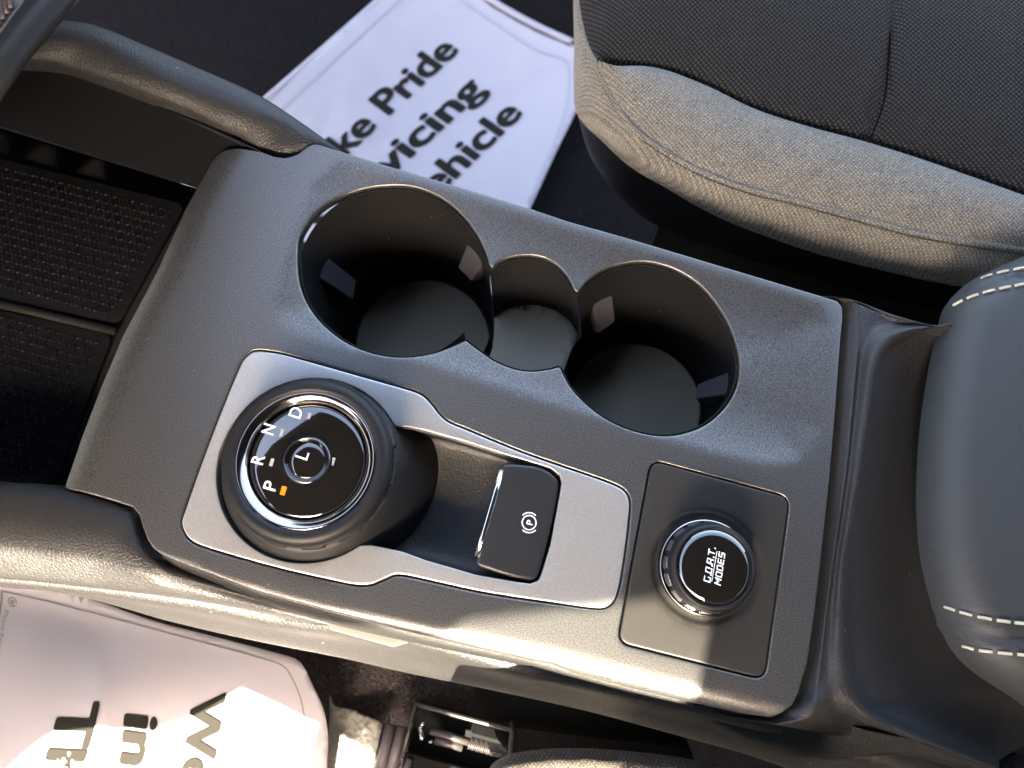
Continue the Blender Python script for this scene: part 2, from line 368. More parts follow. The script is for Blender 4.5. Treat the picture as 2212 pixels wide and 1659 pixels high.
# driver side pillar and rear door: their front edge makes the right end of the sun patch
pr = P(1545, 1400); tt = (-.66-pr[1])/SUN[1]; pe = pr+SUN*tt
plane_obj('wall', [(pe[0], -.72), (1.5, -.72), (1.5, -.66), (pe[0], -.66)], RZ, 1.0, LINER, kind='structure')
plane_obj('wall_left', [(-1.0, -.80), (pe[0], -.80), (pe[0], -.75), (-1.0, -.75)], .36, .70, DASH, kind='structure')
plane_obj('wall_right', [(-.9, .80), (1.5, .80), (1.5, .86), (-.9, .86)], .02, .45, DASH, kind='structure')
plane_obj('wall_rear', [(1.3, -.7), (1.36, -.7), (1.36, .9), (1.3, .9)], .5, .85, DASH, kind='structure')
da, db = P(470, 400)*1.364, P(280, 930)*1.364; dd_ = (db-da)/np.linalg.norm(db-da)
mb = MB(); slab(mb, [np.array([*(q[:2]), .165]) for q in (da-dd_*.25, db+dd_*.16, db+dd_*.16-np.array([.3, 0, 0]), da-dd_*.25-np.array([.3, 0, 0]))], .045)
t = thing('dashboard', (-.5, .2, .0), 'dark dashboard edge crossing the upper left corner', 'dashboard')
bevelled(mb.obj('dash_body', DASH, t, False), .006, 3)
mb = MB(); slab(mb, [(-.95, -.5, .16), (-.36, -.3, .14), (-.36, .7, .14), (-.95, .8, .16)], .06); bevelled(mb.obj('dash_shelf', DASH, t, False), .02, 4)
mb = MB(); slab(mb, L([(-160, -60), (52, -60), (46, 0), (-4, 72), (-120, 240)], .10), .012); mb.obj('vent_panel', mat('vent_grey', (.22, .21, .22), .5), t, False)
mb = MB()
for k in range(7):
    a = P(-10+k*9-18, 60-k*12+30, .1008); b = P(-60+k*9+10, -60-k*3, .1008); tube(mb, [a, b], .0012, 6)
mb.obj('rib', STEEL, t)
mb = MB(); tube(mb, L([(150, -50), (112, 0), (60, 58), (8, 122), (-60, 220)], .095), .0078, 14, .6); mb.obj('trim_strip', MATTE, t)

# ------------------------------------------------------------------ the centre console
con = thing('center_console', P(1100, 830, -.2), 'grey metallic car console with cup holders, rotary shifter and mode dial', 'console')
topE = [(1788, 643), (1504, 558), (1344, 510), (1229, 478), (1149, 451), (979, 399), (826, 354), (729, 324), (690, 312), (677, 310), (662, 316), (648, 328), (635, 335), (615, 340), (590, 337), (562, 326), (510, 318), (480, 319), (462, 326)]
leftE = [(448, 342), (413, 403), (392, 442), (330, 576), (254, 719), (204, 836), (163, 943), (125, 1053)]
botL = [(165, 1060), (204, 1070), (250, 1084), (285, 1095), (300, 1112), (308, 1140), (318, 1166), (330, 1184), (346, 1197)]
botE = [(374, 1211), (460, 1243), (557, 1279), (660, 1306), (795, 1343), (975, 1388), (1100, 1415), (1147, 1426), (1192, 1433), (1242, 1455), (1382, 1491), (1500, 1518), (1600, 1540), (1660, 1548)]
rightE = [(1690, 1543), (1712, 1524), (1725, 1498), (1745, 1430), (1760, 1330), (1775, 1200), (1792, 1040), (1806, 880), (1816, 740), (1821, 690), (1820, 664), (1810, 650)]
BZ = -.007
bz = lambda px: float(np.interp(px, [300, 650, 1150, 1400], [-.0012, -.0022, -.0062, -.007]))
o_top, o_left, o_bl, o_right = L(topE), L(leftE), L(botL), L(rightE)
o_bot = [P(a, b, bz(a)) for a, b in botE]
outline = dense(o_top+o_left+o_bl+o_bot+o_right, .0015)
botline = np.array(crom([P(a, b, bz(a)) for a, b in ((340, 1196), (374, 1211), (557, 1279), (795, 1343), (975, 1388), (1147, 1431), (1382, 1491), (1600, 1542), (1690, 1560))], 60))
leftline = np.array(L([(470, 300)]+leftE))
topline = np.array(L([(1821, 655), (1344, 510), (979, 399), (729, 324), (677, 310)]))
crease = np.array(L([(722, 345), (663, 399), (630, 486), (600, 576), (586, 660), (590, 690), (615, 716), (722, 752), (820, 772), (892, 780), (1013, 820), (1159, 868), (1305, 912), (1421, 950), (1546, 985), (1660, 1010), (1740, 1000), (1785, 930), (1800, 700), (1780, 655), (1500, 570), (1229, 491), (979, 412), (826, 366), (760, 347)]))
FX = [P(350, 1200)[0], P(700, 1310)[0], P(1180, 1420)[0]]
def zpanel(x, y):
    x = np.atleast_1d(x); y = np.atleast_1d(y); X = np.c_[x, y]; z = np.zeros(len(x))
    d = segd(X, botline, False); f = np.interp(x, FX, [.0018, .0028, .0085]); c = np.clip(d, 0, f); z -= (f-np.sqrt(np.maximum(f*f-(f-c)**2, 0)))*.82
    d = segd(X, leftline, False); c = np.clip(1-d/.016, 0, 1); z -= .0045*c**2
    ins = inside(X, crease); d = segd(X, crease)*ins
    d0 = .0018; z -= .19*np.where(d < d0, d*d/(2*d0), d-d0/2)*np.clip(1.15-d/.05, .3, 1)
    return z
cup = [[(1006, 731), (979, 744), (936, 761), (877, 771), (819, 766), (761, 746), (712, 713), (673, 671), (649, 623), (641, 572), (644, 516), (660, 482), (686, 449), (722, 424), (780, 404), (838, 398), (892, 402), (945, 421), (989, 452), (1023, 491), (1045, 530), (1057, 566)],
       [(1064, 571), (1081, 557), (1116, 547), (1159, 547), (1198, 562), (1227, 591), (1243, 622)],
       [(1251, 624), (1271, 600), (1305, 578), (1354, 565), (1402, 564), (1461, 581), (1514, 613), (1558, 662), (1587, 715), (1601, 773), (1597, 827), (1572, 875), (1529, 914), (1475, 936), (1422, 941), (1363, 929), (1310, 905), (1266, 871), (1232, 832), (1211, 790)],
       [(1206, 788), (1193, 793), (1150, 799), (1111, 794), (1067, 776), (1033, 752), (1008, 733)]]
cup_w = [np.array(p) for seg in cup for p in spl(L(seg), .0014, False)]
bez = [(565, 759), (611, 766), (838, 830), (890, 845), (912, 855), (930, 872), (948, 895), (966, 911), (998, 925), (1130, 979), (1297, 1037), (1334, 1052), (1352, 1066), (1359, 1086), (1358, 1110), (1351, 1175), (1338, 1258), (1330, 1288), (1320, 1304), (1304, 1313), (1280, 1313), (1213, 1304), (1047, 1279), (922, 1252), (880, 1243), (854, 1241), (831, 1250), (805, 1261), (779, 1264), (740, 1258), (611, 1229), (481, 1193), (423, 1173), (403, 1156), (393, 1130), (400, 1104), (440, 990), (490, 860), (523, 783), (535, 768), (548, 760)]
bez_w = spl(L(bez), .0014)
plate_w = rnd(L([(1408, 996), (1704, 1076), (1650, 1466), (1336, 1387)]), .005)
hole_b, hole_p = offs(bez_w, .0007), offs(dense(plate_w, .0015), .0007)
sheet('trim_panel', outline, PANEL, con, [cup_w, hole_b, hole_p], zpanel, fil=.0009, hfil=.0009, depth=.006, hdepth=.004, sp=.0024, esp=.0013)
# black surround that shows in the gaps
sheet('switch_surround', offs(bez_w, .004), BLACK, con, [offs(bez_w, -.0035)], lambda x, y: x*0-.0045, fil=0, depth=.002, sp=.01)
sheet('plate_surround', offs(dense(plate_w, .003), .003), BLACK, con, [], lambda x, y: x*0-.006, fil=0, depth=.002, sp=.01)
# silver bezel with the knob and tray opening
kc = circ(670, 1011, 202, 0)
arc = [p for p in kc]
kcen = np.mean(kc, 0); kr = np.linalg.norm(kc[0]-kcen)
a0, a1 = L([(860, 918)])[0]-kcen, L([(774, 1173)])[0]-kcen
t0, t1 = math.atan2(a0[1], a0[0]), math.atan2(a1[1], a1[0])+2*math.pi
open_w = [kcen+kr*np.array([math.cos(t_), math.sin(t_), 0]) for t_ in np.linspace(t0, t1, 90)]
open_w += L([(800, 1177), (870, 1192), (922, 1211), (1026, 1241), (1121, 1258), (1146, 1261), (1163, 1254), (1170, 1240), (1190, 1175), (1209, 1071), (1214, 1042), (1209, 1026), (1188, 1011), (1155, 1001), (1088, 981), (1005, 954), (922, 931), (880, 922)])
sheet('shifter_bezel', bez_w, SILVER, con, [open_w], lambda x, y: x*0+.0004, fil=.0009, hfil=.0006, depth=.004, hdepth=.005, sp=.005)
tray_o = offs(dense(open_w, .002), .0012)
loft('switch_tray', [L([(820, 880, -.014), (900, 915, -.014), (1000, 945, -.014), (1230, 1000, -.014)]), L([(830, 930, -.022), (915, 953, -.022), (1000, 978, -.022), (1230, 1040, -.022)]),
                     L([(800, 1100, -.024), (900, 1110, -.024), (1000, 1130, -.023), (1200, 1180, -.02)]), L([(800, 1196, -.022), (880, 1197, -.022), (1000, 1225, -.021), (1180, 1262, -.018)]), L([(800, 1214, -.004), (880, 1208, -.004), (1000, 1245, -.004), (1180, 1285, -.004)])], BLACK, con, 60, 6)
mb = MB()
for zz, rows_ in ((-.004, 0),):
    n_ = len(tray_o); V = [(*p[:2], -.003) for p in tray_o]+[(*p[:2], -.03) for p in tray_o]; mb.add(V, [(i, (i+1) % n_, n_+(i+1) % n_, n_+i) for i in range(n_)])
mb.obj('tray_wall', RUB, con)
# parking brake switch
rk = [(1091, 1003), (1155, 1007), (1184, 1017), (1203, 1032), (1207, 1050), (1203, 1080), (1182, 1177), (1165, 1236), (1158, 1250), (1146, 1254), (1101, 1245), (1036, 1224), (1029, 1214), (1033, 1196), (1081, 1014)]
rw = spl(L(rk, .001), .001)
rx0 = P(1050, 1110, .001)[0]; rx1 = P(1190, 1130, .001)[0]
sw = sheet('parking_brake_switch', rw, MATTE, con, [], lambda x, y: .0025-.0035*np.clip((x-rx0)/(rx1-rx0), 0, 1.2)**2.2, fil=.0016, depth=.016, sp=.003, label='black rocker with parking brake symbol')
mb = MB(); tube(mb, L([(1084, 1016, .0012), (1070, 1066, .0016), (1050, 1135, .0016), (1031, 1202, .0012)]), .0015, 12); mb.obj('chrome_strip', BCHROME, sw)
zr = lambda x, y: .0025-.0035*np.clip((x-rx0)/(rx1-rx0), 0, 1.2)**2.2+.0002
mb = MB(); sc_ = P(1143, 1129, zr)
ux = P(1143, 1119, zr)-sc_; ux /= np.linalg.norm(ux); uy = P(1133, 1127, zr)-sc_; uy -= ux*uy.dot(ux); uy /= np.linalg.norm(uy)   # reading direction / up
def arcq(mb, r, a, b, w, n=40):
    ts = np.linspace(a, b, n); V = []
    for t_ in ts:
        for rr in (r-w/2, r+w/2):
            p = sc_+(ux*math.cos(t_)+uy*math.sin(t_))*rr; p[2] = float(zr(p[0], p[1]))+.00012; V.append(p)
    mb.add(V, [(2*i, 2*i+1, 2*i+3, 2*i+2) for i in range(n-1)])
arcq(mb, .0030, 0, 2*math.pi, .0005); arcq(mb, .0042, -.75, .75, .0005, 16); arcq(mb, .0042, math.pi-.75, math.pi+.75, .0005, 16)
mb.obj('symbol', WHITE, sw, False)
text('letter_mark', 'P', (1149.5, 1135), (1151.5, 1125), (1136, 1132), WHITE, sw, zr, .02, .0003)

# cup holder wells
cA = P(850, 586, -.004); rA = .0425; cB = P(1404, 752, -.004); rB = .0412
cups = []
ca_r, cb_r = circ(851, 586, 208, -.004, 120), circ(1404, 752, 199, -.004, 120)
DZ = -.078; ZM = -.043
fa, fb = circ(915, 741, 153, DZ, 120), circ(1371, 878, 150, DZ, 120)
midrg = inside_poly = np.array(L([(1062, 500), (1247, 560), (1400, 640), (1206, 900), (1006, 850)]))
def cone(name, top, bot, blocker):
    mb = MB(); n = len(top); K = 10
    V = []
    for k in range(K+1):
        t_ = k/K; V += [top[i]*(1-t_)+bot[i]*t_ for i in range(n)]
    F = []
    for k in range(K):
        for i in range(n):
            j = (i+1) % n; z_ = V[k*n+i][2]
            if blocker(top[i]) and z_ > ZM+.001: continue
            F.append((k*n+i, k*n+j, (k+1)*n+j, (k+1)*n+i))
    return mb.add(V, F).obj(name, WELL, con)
tri = np.array(L([(1052, 560), (1256, 612), (1226, 802), (996, 744)]))
mid_in = lambda c: (lambda p: bool(inside(np.array([[*(p+(c-p)*-.03)[:2]]]), tri)[0]))
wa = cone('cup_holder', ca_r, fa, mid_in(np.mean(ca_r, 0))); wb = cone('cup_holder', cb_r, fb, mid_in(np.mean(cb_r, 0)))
for w_, f_, cx_, cy_, r_ in ((wa, fa, 915, 741, 153), (wb, fb, 1371, 878, 150)):
    sheet('cup_floor', [q+np.array([0, 0, .0015]) for q in circ(cx_, cy_, r_-8, DZ, 90)], CUPFL, w_, [], lambda x, y: x*0+DZ+.0022, fil=.0012, depth=.003, sp=.008)
    mb = MB(); tube(mb, [q for q in circ(cx_, cy_, r_-3, DZ+.002, 90)]+[circ(cx_, cy_, r_-3, DZ+.002, 90)[0]], .0009, 6); mb.obj('cup_floor_lip', WELL, w_)
    sheet('cup_base', circ(cx_, cy_, r_+4, DZ, 60), WELL, w_, [], lambda x, y: x*0+DZ-.0003, fil=0, depth=.001, sp=.02)
mrow = L([(1056, 566), (1081, 553), (1116, 543), (1159, 543), (1198, 558), (1230, 590), (1249, 627)], -.003)
mlow = L([(1068, 686), (1085, 672), (1116, 662), (1160, 659), (1200, 671), (1230, 693), (1250, 722)], ZM)
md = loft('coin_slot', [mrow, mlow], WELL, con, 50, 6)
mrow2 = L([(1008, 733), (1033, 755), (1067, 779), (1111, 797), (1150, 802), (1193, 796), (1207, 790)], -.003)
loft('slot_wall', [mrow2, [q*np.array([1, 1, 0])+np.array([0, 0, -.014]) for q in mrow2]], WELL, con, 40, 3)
mfl = L([(1068, 686), (1085, 672), (1116, 662), (1160, 659), (1200, 671), (1230, 693), (1250, 722), (1232, 760), (1218, 800), (1212, 850), (1205, 900), (1130, 920), (1030, 880), (1030, 820), (1050, 790), (1063, 755), (1068, 715)], ZM)
sheet('slot_floor', mfl, CUPFL, md, [], lambda x, y: x*0+ZM, fil=0, depth=.001, sp=.006)
for w_, q in ((wa, [(710, 564), (766, 594), (758, 637), (695, 611)]), (wa, [(1011, 525), (1042, 552), (1040, 580), (1016, 600), (986, 567)]),
              (wb, [(1278, 662), (1320, 637), (1334, 688), (1295, 713)]), (wb, [(1512, 822), (1572, 807), (1568, 858), (1507, 856)])):
    c_ = np.mean(L(q, -.032), 0); top = L(q, -.032); ctr = np.mean(ca_r if w_ is wa else cb_r, 0)
    out_ = (c_-ctr)*np.array([1, 1, 0]); out_ /= np.linalg.norm(out_)
    tp = []
    for p in top:
        s_ = (p-c_).dot(out_); tp.append(p+np.array([0, 0, 1])*s_*.9)
    mb = MB(); slab(mb, tp, .016, (out_[0]*.5, out_[1]*.5, -.8)); bevelled(mb.obj('grip_tab', TAB, w_, False), .0012, 3)

mb = MB(); q = [np.array([p[0], p[1], float(zpanel(p[0], p[1])[0])-.0028]) for p in offs([np.array([*p[:2]]) for p in cup_w], -.0007)]
q.append(q[0]); tube(mb, q, .0006, 8); mb.obj('cup_rim', WELL, con)
# rotary shifter: the axis leans a little against the panel normal
kt = P(659, 992, .020); kb = P(706, 1018, -.022)
ax = (kt-kb)[:2]/(kt-kb)[2]
def wr(px, py, r, z): return np.linalg.norm(P(px+r, py, z)-P(px-r, py, z))/2
Rk = wr(661, 993, 187, .018)
sh = rings('rotary_shifter', [circ(742, 1014, 206, -.023, 120), circ(728, 1014, 206, -.018, 120), circ(677, 1012, 199, -.001, 120), circ(673, 1009, 194, .0015, 120), circ(670, 1006, 185, .004, 120), circ(668, 1004, 178, .0052, 120), circ(665, 1001, 150, .0055, 120)], RUB, con, True)
ck = np.array([*(kb[:2]+ax*.030), kb[2]+.030])
def nm(N, dep, duty=.5):
    return lambda t_, r, h: 1-(dep if (t_*N/(2*math.pi)) % 1 > duty else 0)
lathe('notched_ring', ck, [(Rk*.98, .0005), (Rk*1.025, .0015), (Rk*1.025, .0042), (Rk*.95, .0052)], MATTE, sh, ax, 280, False, rmod=nm(14, .035, .62))
prof = [(Rk*.94, .0035), (Rk*.985, .0040), (Rk*1.0, .0056), (Rk*.998, .0078), (Rk*.975, .0102), (Rk*.93, .0118), (Rk*.875, .0124), (Rk*.83, .0120), (Rk*.805, .0112), (Rk*.80, .0095)]
lathe('grip_ring', ck, prof, RUB, sh, ax, 120, False)
lathe('chrome_ring', ck, [(Rk*.803, .0112), (Rk*.795, .0114), (Rk*.775, .0112), (Rk*.70, .0092), (Rk*.690, .0086), (Rk*.685, .0075), (Rk*.68, .004)], CHROME, sh, ax, 120, False)
gz = ck[2]+.0090
gp = [(Rk*.677, .004), (Rk*.675, .0072), (Rk*.655, .0081)]+[(Rk*.655*q, .0081+.0016*(1-q*q)) for q in (.9, .8, .65, .5, .4, .33)]
gp += [(Rk*.30, .0098), (Rk*.285, .0092), (Rk*.27, .0076), (Rk*.25, .0070)]
lathe('glass_face', ck, gp, GLASS, sh, ax, 120, False)
bt = lathe('center_button', ck, [(Rk*.235, .006), (Rk*.233, .0084), (Rk*.22, .0092), (Rk*.15, .0096), (Rk*.07, .0098)], GLASS, sh, ax, 96, True)
gc = ck[:2]+ax*.009
def zg(x, y):
    q = math.hypot(x-gc[0], y-gc[1])/(Rk*.655); return ck[2]+.0081+.0016*(1-min(q, 1)**2)+.00015
zb = lambda x, y: ck[2]+.0100
for ch, a_, b_, c_ in (('D', (648, 906), (655, 885), (621, 897)), ('N', (590, 941), (596, 921), (562, 933)), ('R', (567, 1005), (573, 986), (540, 998)), ('P', (594, 1062), (599, 1044), (566, 1054))):
    text('letter_mark', ch, a_, b_, c_, WHITE, sh, zg, .01, .0001)
text('letter_mark', 'L', (663, 995), (668, 979), (636, 986), WHITE, bt, zb, 0., 0)
def bar(name, cx, cy, w, l, m, parent, zf, lift=.0002):
    c_ = P(cx, cy, zf); u = P(cx+3, cy-10, zf)-c_; u /= np.linalg.norm(u); v_ = np.cross([0, 0, 1], u)
    mb = MB(); slab(mb, [c_+u*l*sx+v_*w*sy+np.array([0, 0, lift]) for sx, sy in ((1, 1), (1, -1), (-1, -1), (-1, 1))], .0002); return mb.obj(name, m, parent, False)
for cx, cy in ((668, 898), (609, 935), (587, 999), (719, 997)): bar('indicator', cx, cy, .0007, .0016, GREYP, sh, zg)
bar('indicator', 612, 1060, .0010, .0018, ORANGE, sh, zg)['label'] = 'lit orange bar beside the P'

# mode dial and its plate
mc = P(1525, 1226, 0)
rp_ = wr(1525, 1226, 118, 0)
def zplate(x, y):
    d = np.hypot(np.asarray(x)-mc[0], np.asarray(y)-mc[1]); e = d/rp_
    return .0004-.0026*np.clip((1.10-e)/.18, 0, 1)**1.5
th = np.linspace(0, 2*math.pi, 80, endpoint=False)
ex = np.vstack([[mc[0]+rp_*k_*math.cos(a_), mc[1]+rp_*k_*math.sin(a_)] for k_ in (.80, .86, .92, .97, 1.02, 1.07, 1.12) for a_ in th])
PLATE = mat('satin_charcoal_plastic', (.034, .032, .029), .42, .1, bump=[('noise', 1800, .15, .0003)])
sheet('dial_plate', plate_w, PLATE, con, [], zplate, fil=.0007, depth=.005, sp=.004, extra=ex, label='matte black plate with the mode dial')
mt = P(1545, 1225, .017); axd = (mt-np.array([mc[0], mc[1], 0]))[:2]/.017
Rd = wr(1545, 1225, 95, .015)
dl = lathe('drive_mode_dial', np.array([mc[0], mc[1], -.003]), [(Rd*1.12, 0), (Rd*1.12, .003), (Rd*1.09, .0042), (Rd*1.06, .0043)], RUB, con, axd, 120, False)
dc = np.array([mc[0], mc[1], 0.])
lathe('chrome_ring', dc, [(Rd*1.11, .0013), (Rd*1.12, .0018), (Rd*1.11, .0023), (Rd*1.09, .0024)], CHROME, dl, axd, 120, False)
lathe('notched_ring', dc, [(Rd*1.0, .001), (Rd*1.065, .0034), (Rd*1.045, .0070), (Rd*.96, .0088)], BCHROME, dl, axd, 300, False, rmod=nm(16, .05, .72))
lathe('notched_core', dc, [(Rd*1.02, .001), (Rd*1.03, .0034), (Rd*1.025, .0075), (Rd*.9, .0095)], RUB, dl, axd, 96, False)
lathe('grip_ring', dc, [(Rd*.97, .0080), (Rd*1.01, .0090), (Rd*1.0, .0125), (Rd*.96, .0152), (Rd*.90, .0164), (Rd*.85, .0163), (Rd*.835, .0152), (Rd*.83, .013)], RUB, dl, axd, 120, False)
dg_ = [(Rd*.825, .012), (Rd*.823, .0161), (Rd*.818, .0166)]+[(Rd*.818*q, .0166+.0006*(1-q*q)) for q in (.8, .55, .3)]
lathe('glass_cap', dc, dg_, GLASS, dl, axd, 120, True)
ZC = .0174
GL = {  # blocky slanted letters as strokes on a 3 x 5 grid
 'G': [((3, 5), (0, 5), (0, 0), (3, 0), (3, 1.9))], 'O': [((0, 0), (3, 0), (3, 5), (0, 5), (0, 0))], 'A': [((0, 0), (0, 5), (3, 5), (3, 0)), ((0, 2), (3, 2))],
 'T': [((-.3, 5), (3.3, 5)), ((1.5, 5), (1.5, 0))], 'M': [((0, 0), (0, 5), (1.9, 2), (3.8, 5), (3.8, 0))], 'D': [((0, 0), (0, 5), (2.4, 5), (3, 4), (3, 1), (2.4, 0), (0, 0))],
 'E': [((3, 0), (0, 0), (0, 5), (3, 5)), ((0, 2.5), (2.6, 2.5))], 'S': [((0, 0), (3, 0), (3, 2.5), (0, 2.5), (0, 5), (3, 5))], '.': [((0.3, -.1), (0.3, .5))]}
def block(s, bl, br, tl, z, mb, wd=1.05, slant=.18):
    adv = {'M': 5.6, '.': 1.5}; tot = sum(adv.get(c, 4.8) for c in s)-1.2; A, B, D = P(*bl, z), P(*br, z), P(*tl, z); x = .3
    for c in s:
        for st in GL[c]:
            for a, b in zip(st[:-1], st[1:]):
                a, b = np.array(a, float), np.array(b, float); t_ = (b-a)/np.linalg.norm(b-a); n_ = np.array([-t_[1], t_[0]])*wd/2
                q = [a-t_*wd/2+n_, b+t_*wd/2+n_, b+t_*wd/2-n_, a-t_*wd/2-n_]
                V = []
                for p in q:
                    u = (x+p[0]+p[1]*slant)/tot; v_ = (p[1]+.5)/5.6; V.append(A+(B-A)*u+(D-A)*v_+np.array([0, 0, random.random()*.00004]))
                mb.add(V, [(0, 1, 2, 3)])
        x += adv.get(c, 4.8)
mb = MB(); block('G.O.A.T.', (1534.5, 1259), (1546.5, 1186), (1520, 1257), ZC, mb, .8); block('MODES', (1557, 1265), (1567, 1196), (1543.5, 1263), ZC, mb, .85)
A_, B_ = P(1537.5, 1256, ZC), P(1549, 1191, ZC); tube(mb, [A_, B_], .00013, 4); mb.obj('lettering', WHITE, dl, False)

# storage bin at the front with its honeycomb mat
BF = -.045
bn = sheet('storage_bin', L([(-260, 190), (0, 276), (200, 338), (440, 412), (500, 440), (420, 760), (300, 1100), (60, 1070), (-260, 1060)], BF), WELL, con, [], lambda x, y: x*0+BF, fil=0, depth=.004, sp=.03)
loft('bin_wall', [L([(-200, 150, .028), (0, 138, .024), (69, 136, .022), (146, 151, .018), (243, 186, .013), (347, 231, .008), (451, 276, .003), (562, 328, -.002), (600, 345, -.004)]), L([(-260, 205), (-40, 262), (60, 292), (180, 330), (300, 366), (380, 392), (440, 412), (490, 428), (520, 440)], BF)], mat('bin_black', (.004, .004, .005), .7, spec=.15), con, 60, 4)
mt1 = MB(); rib = MB()
def mat_panel(q, shift, name):
    o_ = rnd(L(q, BF+.002), .006); ob = sheet(name, o_, HEXM, bn, [], lambda x, y: x*0+BF+.0025, fil=.001, depth=.003, sp=.02)
    loop = np.array(offs(dense(o_, .003), -.004)); mn, mx = loop[:, :2].min(0), loop[:, :2].max(0); a = .0030; mbx = MB()
    dx, dy = a*math.sqrt(3), a*1.5; j = 0; y = mn[1]
    while y < mx[1]:
        x = mn[0]+(dx/2 if j % 2 else 0)
        while x < mx[0]:
            for k in (0, 1, 2):
                a1_, a2_ = math.radians(30+60*k), math.radians(90+60*k)
                p1 = np.array([x+a*math.cos(a1_), y+a*math.sin(a1_)]); p2 = np.array([x+a*math.cos(a2_), y+a*math.sin(a2_)])
                p1, p2 = p1+(p2-p1)*.22, p2+(p1-p2)*.22
                if inside(np.array([p1, p2]), loop).all():
                    t_ = (p2-p1)/np.linalg.norm(p2-p1); n_ = np.array([-t_[1], t_[0]])*.00042
                    V = [(*(p1+n_), BF+.0025), (*(p2+n_), BF+.0025), (*(p2-n_), BF+.0025), (*(p1-n_), BF+.0025), (*(p1*.9+p2*.1), BF+.0035), (*(p2*.9+p1*.1), BF+.0035)]
                    mbx.add(V, [(0, 1, 5, 4), (2, 3, 4, 5), (1, 2, 5), (3, 0, 4)])
            x += dx
        y += dy; j += 1
    mbx.obj('honeycomb_ribs', HEXR, bn, False)
mat_panel([(-240, 272), (20, 345), (402, 440), (256, 702), (-240, 600)], 0, 'rubber_mat')
mat_panel([(-240, 618), (20, 672), (246, 722), (118, 1048), (-240, 1048)], 1, 'rubber_mat')
mb = MB(); tube(mb, L([(-240, 610), (30, 664), (250, 716)], BF+.003), .0022, 8, .7); mb.obj('divider_rib', WELL, bn)

# passenger side rail sweeping up to the dash
r_top = L([(-200, 40, .040), (-60, 34, .034), (40, 34, .030), (111, 42, .027), (208, 56, .022), (312, 97, .016), (417, 142, .010), (521, 187, .004), (576, 215, .001), (660, 271, -.003), (731, 322, -.006), (790, 360, -.012)])
r_out = [p+np.array([0, .006, -.05]) for p in r_top]
r_mid = L([(-200, 70, .043), (-60, 62, .037), (40, 60, .033), (120, 70, .031), (208, 90, .027), (312, 135, .021), (417, 185, .014), (521, 228, .008), (572, 252, .005), (612, 275, .002), (655, 318, -.002), (730, 365, -.013)])
r_low = L([(-200, 135, .034), (-60, 122, .031), (40, 122, .028), (110, 130, .025), (156, 141, .022), (312, 194, .016), (399, 229, .010), (469, 264, .005), (521, 289, .001), (569, 327, -.004), (600, 343, -.006), (680, 385, -.015)])
r_in = [p+np.array([0, 0, -.008]) for p in L([(-200, 140, .034), (-60, 128, .031), (40, 128, .028), (110, 134, .025), (156, 146, .022), (312, 204, .016), (399, 240, .010), (469, 274, .005), (515, 299, .001), (562, 330, -.004), (598, 346, -.006), (670, 390, -.016)])]
def mids(a, b, lift): return [(p+q)/2+np.array([0, 0, lift]) for p, q in zip(a, b)]
rl = loft('passenger_rail', [r_out, r_top, mids(r_top, r_mid, .0014), r_mid, mids(r_mid, r_low, .0016), r_low, r_in], GRAIN, con, 120, 5)
mb = MB(); tube(mb, crom(L([(-60, 138, .024), (40, 134, .021), (110, 139, .019), (156, 153, .016), (243, 186, .012), (347, 231, .007), (451, 277, .002), (560, 328, -.003)]), 60), .0007, 6); mb.obj('edge_strip', MATTE, rl)

# driver side rail and the side of the console
d_top = L([(-260, 1020, -.004), (-60, 1040, -.004), (0, 1046, -.004), (60, 1048, -.004), (125, 1055, -.004), (204, 1072, -.004), (268, 1095, -.004), (293, 1115, -.005), (305, 1150, -.006), (322, 1182, -.007), (352, 1206, -.010), (420, 1235, -.012), (520, 1270, -.013), (740, 1334, -.017)])
d_in = [p+np.array([.0, .004, -.035]) for p in d_top]
d_c1 = L([(-260, 1150, 0), (-60, 1160, 0), (10, 1168, 0), (70, 1172, 0), (130, 1180, 0), (190, 1192, -.001), (240, 1208, -.002), (280, 1224, -.003), (320, 1240, -.005), (362, 1254, -.008), (410, 1268, -.010), (470, 1284, -.012), (580, 1312, -.015), (740, 1350, -.022)])
d_c2 = L([(-260, 1225, -.012), (-60, 1244, -.012), (0, 1249, -.012), (80, 1256, -.012), (159, 1265, -.013), (240, 1274, -.014), (290, 1280, -.014), (338, 1286, -.015), (390, 1293, -.016), (430, 1299, -.017), (478, 1307, -.018), (540, 1319, -.020), (620, 1336, -.022), (740, 1362, -.026)])
loft('driver_rail', [d_in, d_top, mids(d_top, d_c1, .003), d_c1, mids(d_c1, d_c2, .0015), d_c2, [p+np.array([0, .002, -.006]) for p in d_c2]], GRAIN, con, 130, 5)
s_top = L(ext([(-260, 1228, -.016), (0, 1252, -.016), (159, 1267, -.017), (338, 1288, -.019), (478, 1309, -.022), (597, 1333, -.026), (660, 1346, -.024), (705, 1350, -.022), (800, 1362, -.018), (908, 1386, -.016), (1021, 1420, -.016), (1133, 1452, -.016), (1246, 1474, -.016), (1382, 1502, -.016), (1613, 1551, -.018), (1760, 1592, -.024), (2300, 1770, -.03)]))
s_mid = L(ext([(-260, 1240, -.028), (0, 1262, -.028), (130, 1274, -.028), (270, 1300, -.030), (420, 1330, -.032), (560, 1358, -.034), (640, 1372, -.034), (705, 1382, -.034), (800, 1400, -.034), (908, 1424, -.034), (1021, 1450, -.034), (1133, 1478, -.034), (1246, 1504, -.034), (1382, 1536, -.034), (1613, 1590, -.034), (1760, 1630, -.038), (2300, 1800, -.045)]))
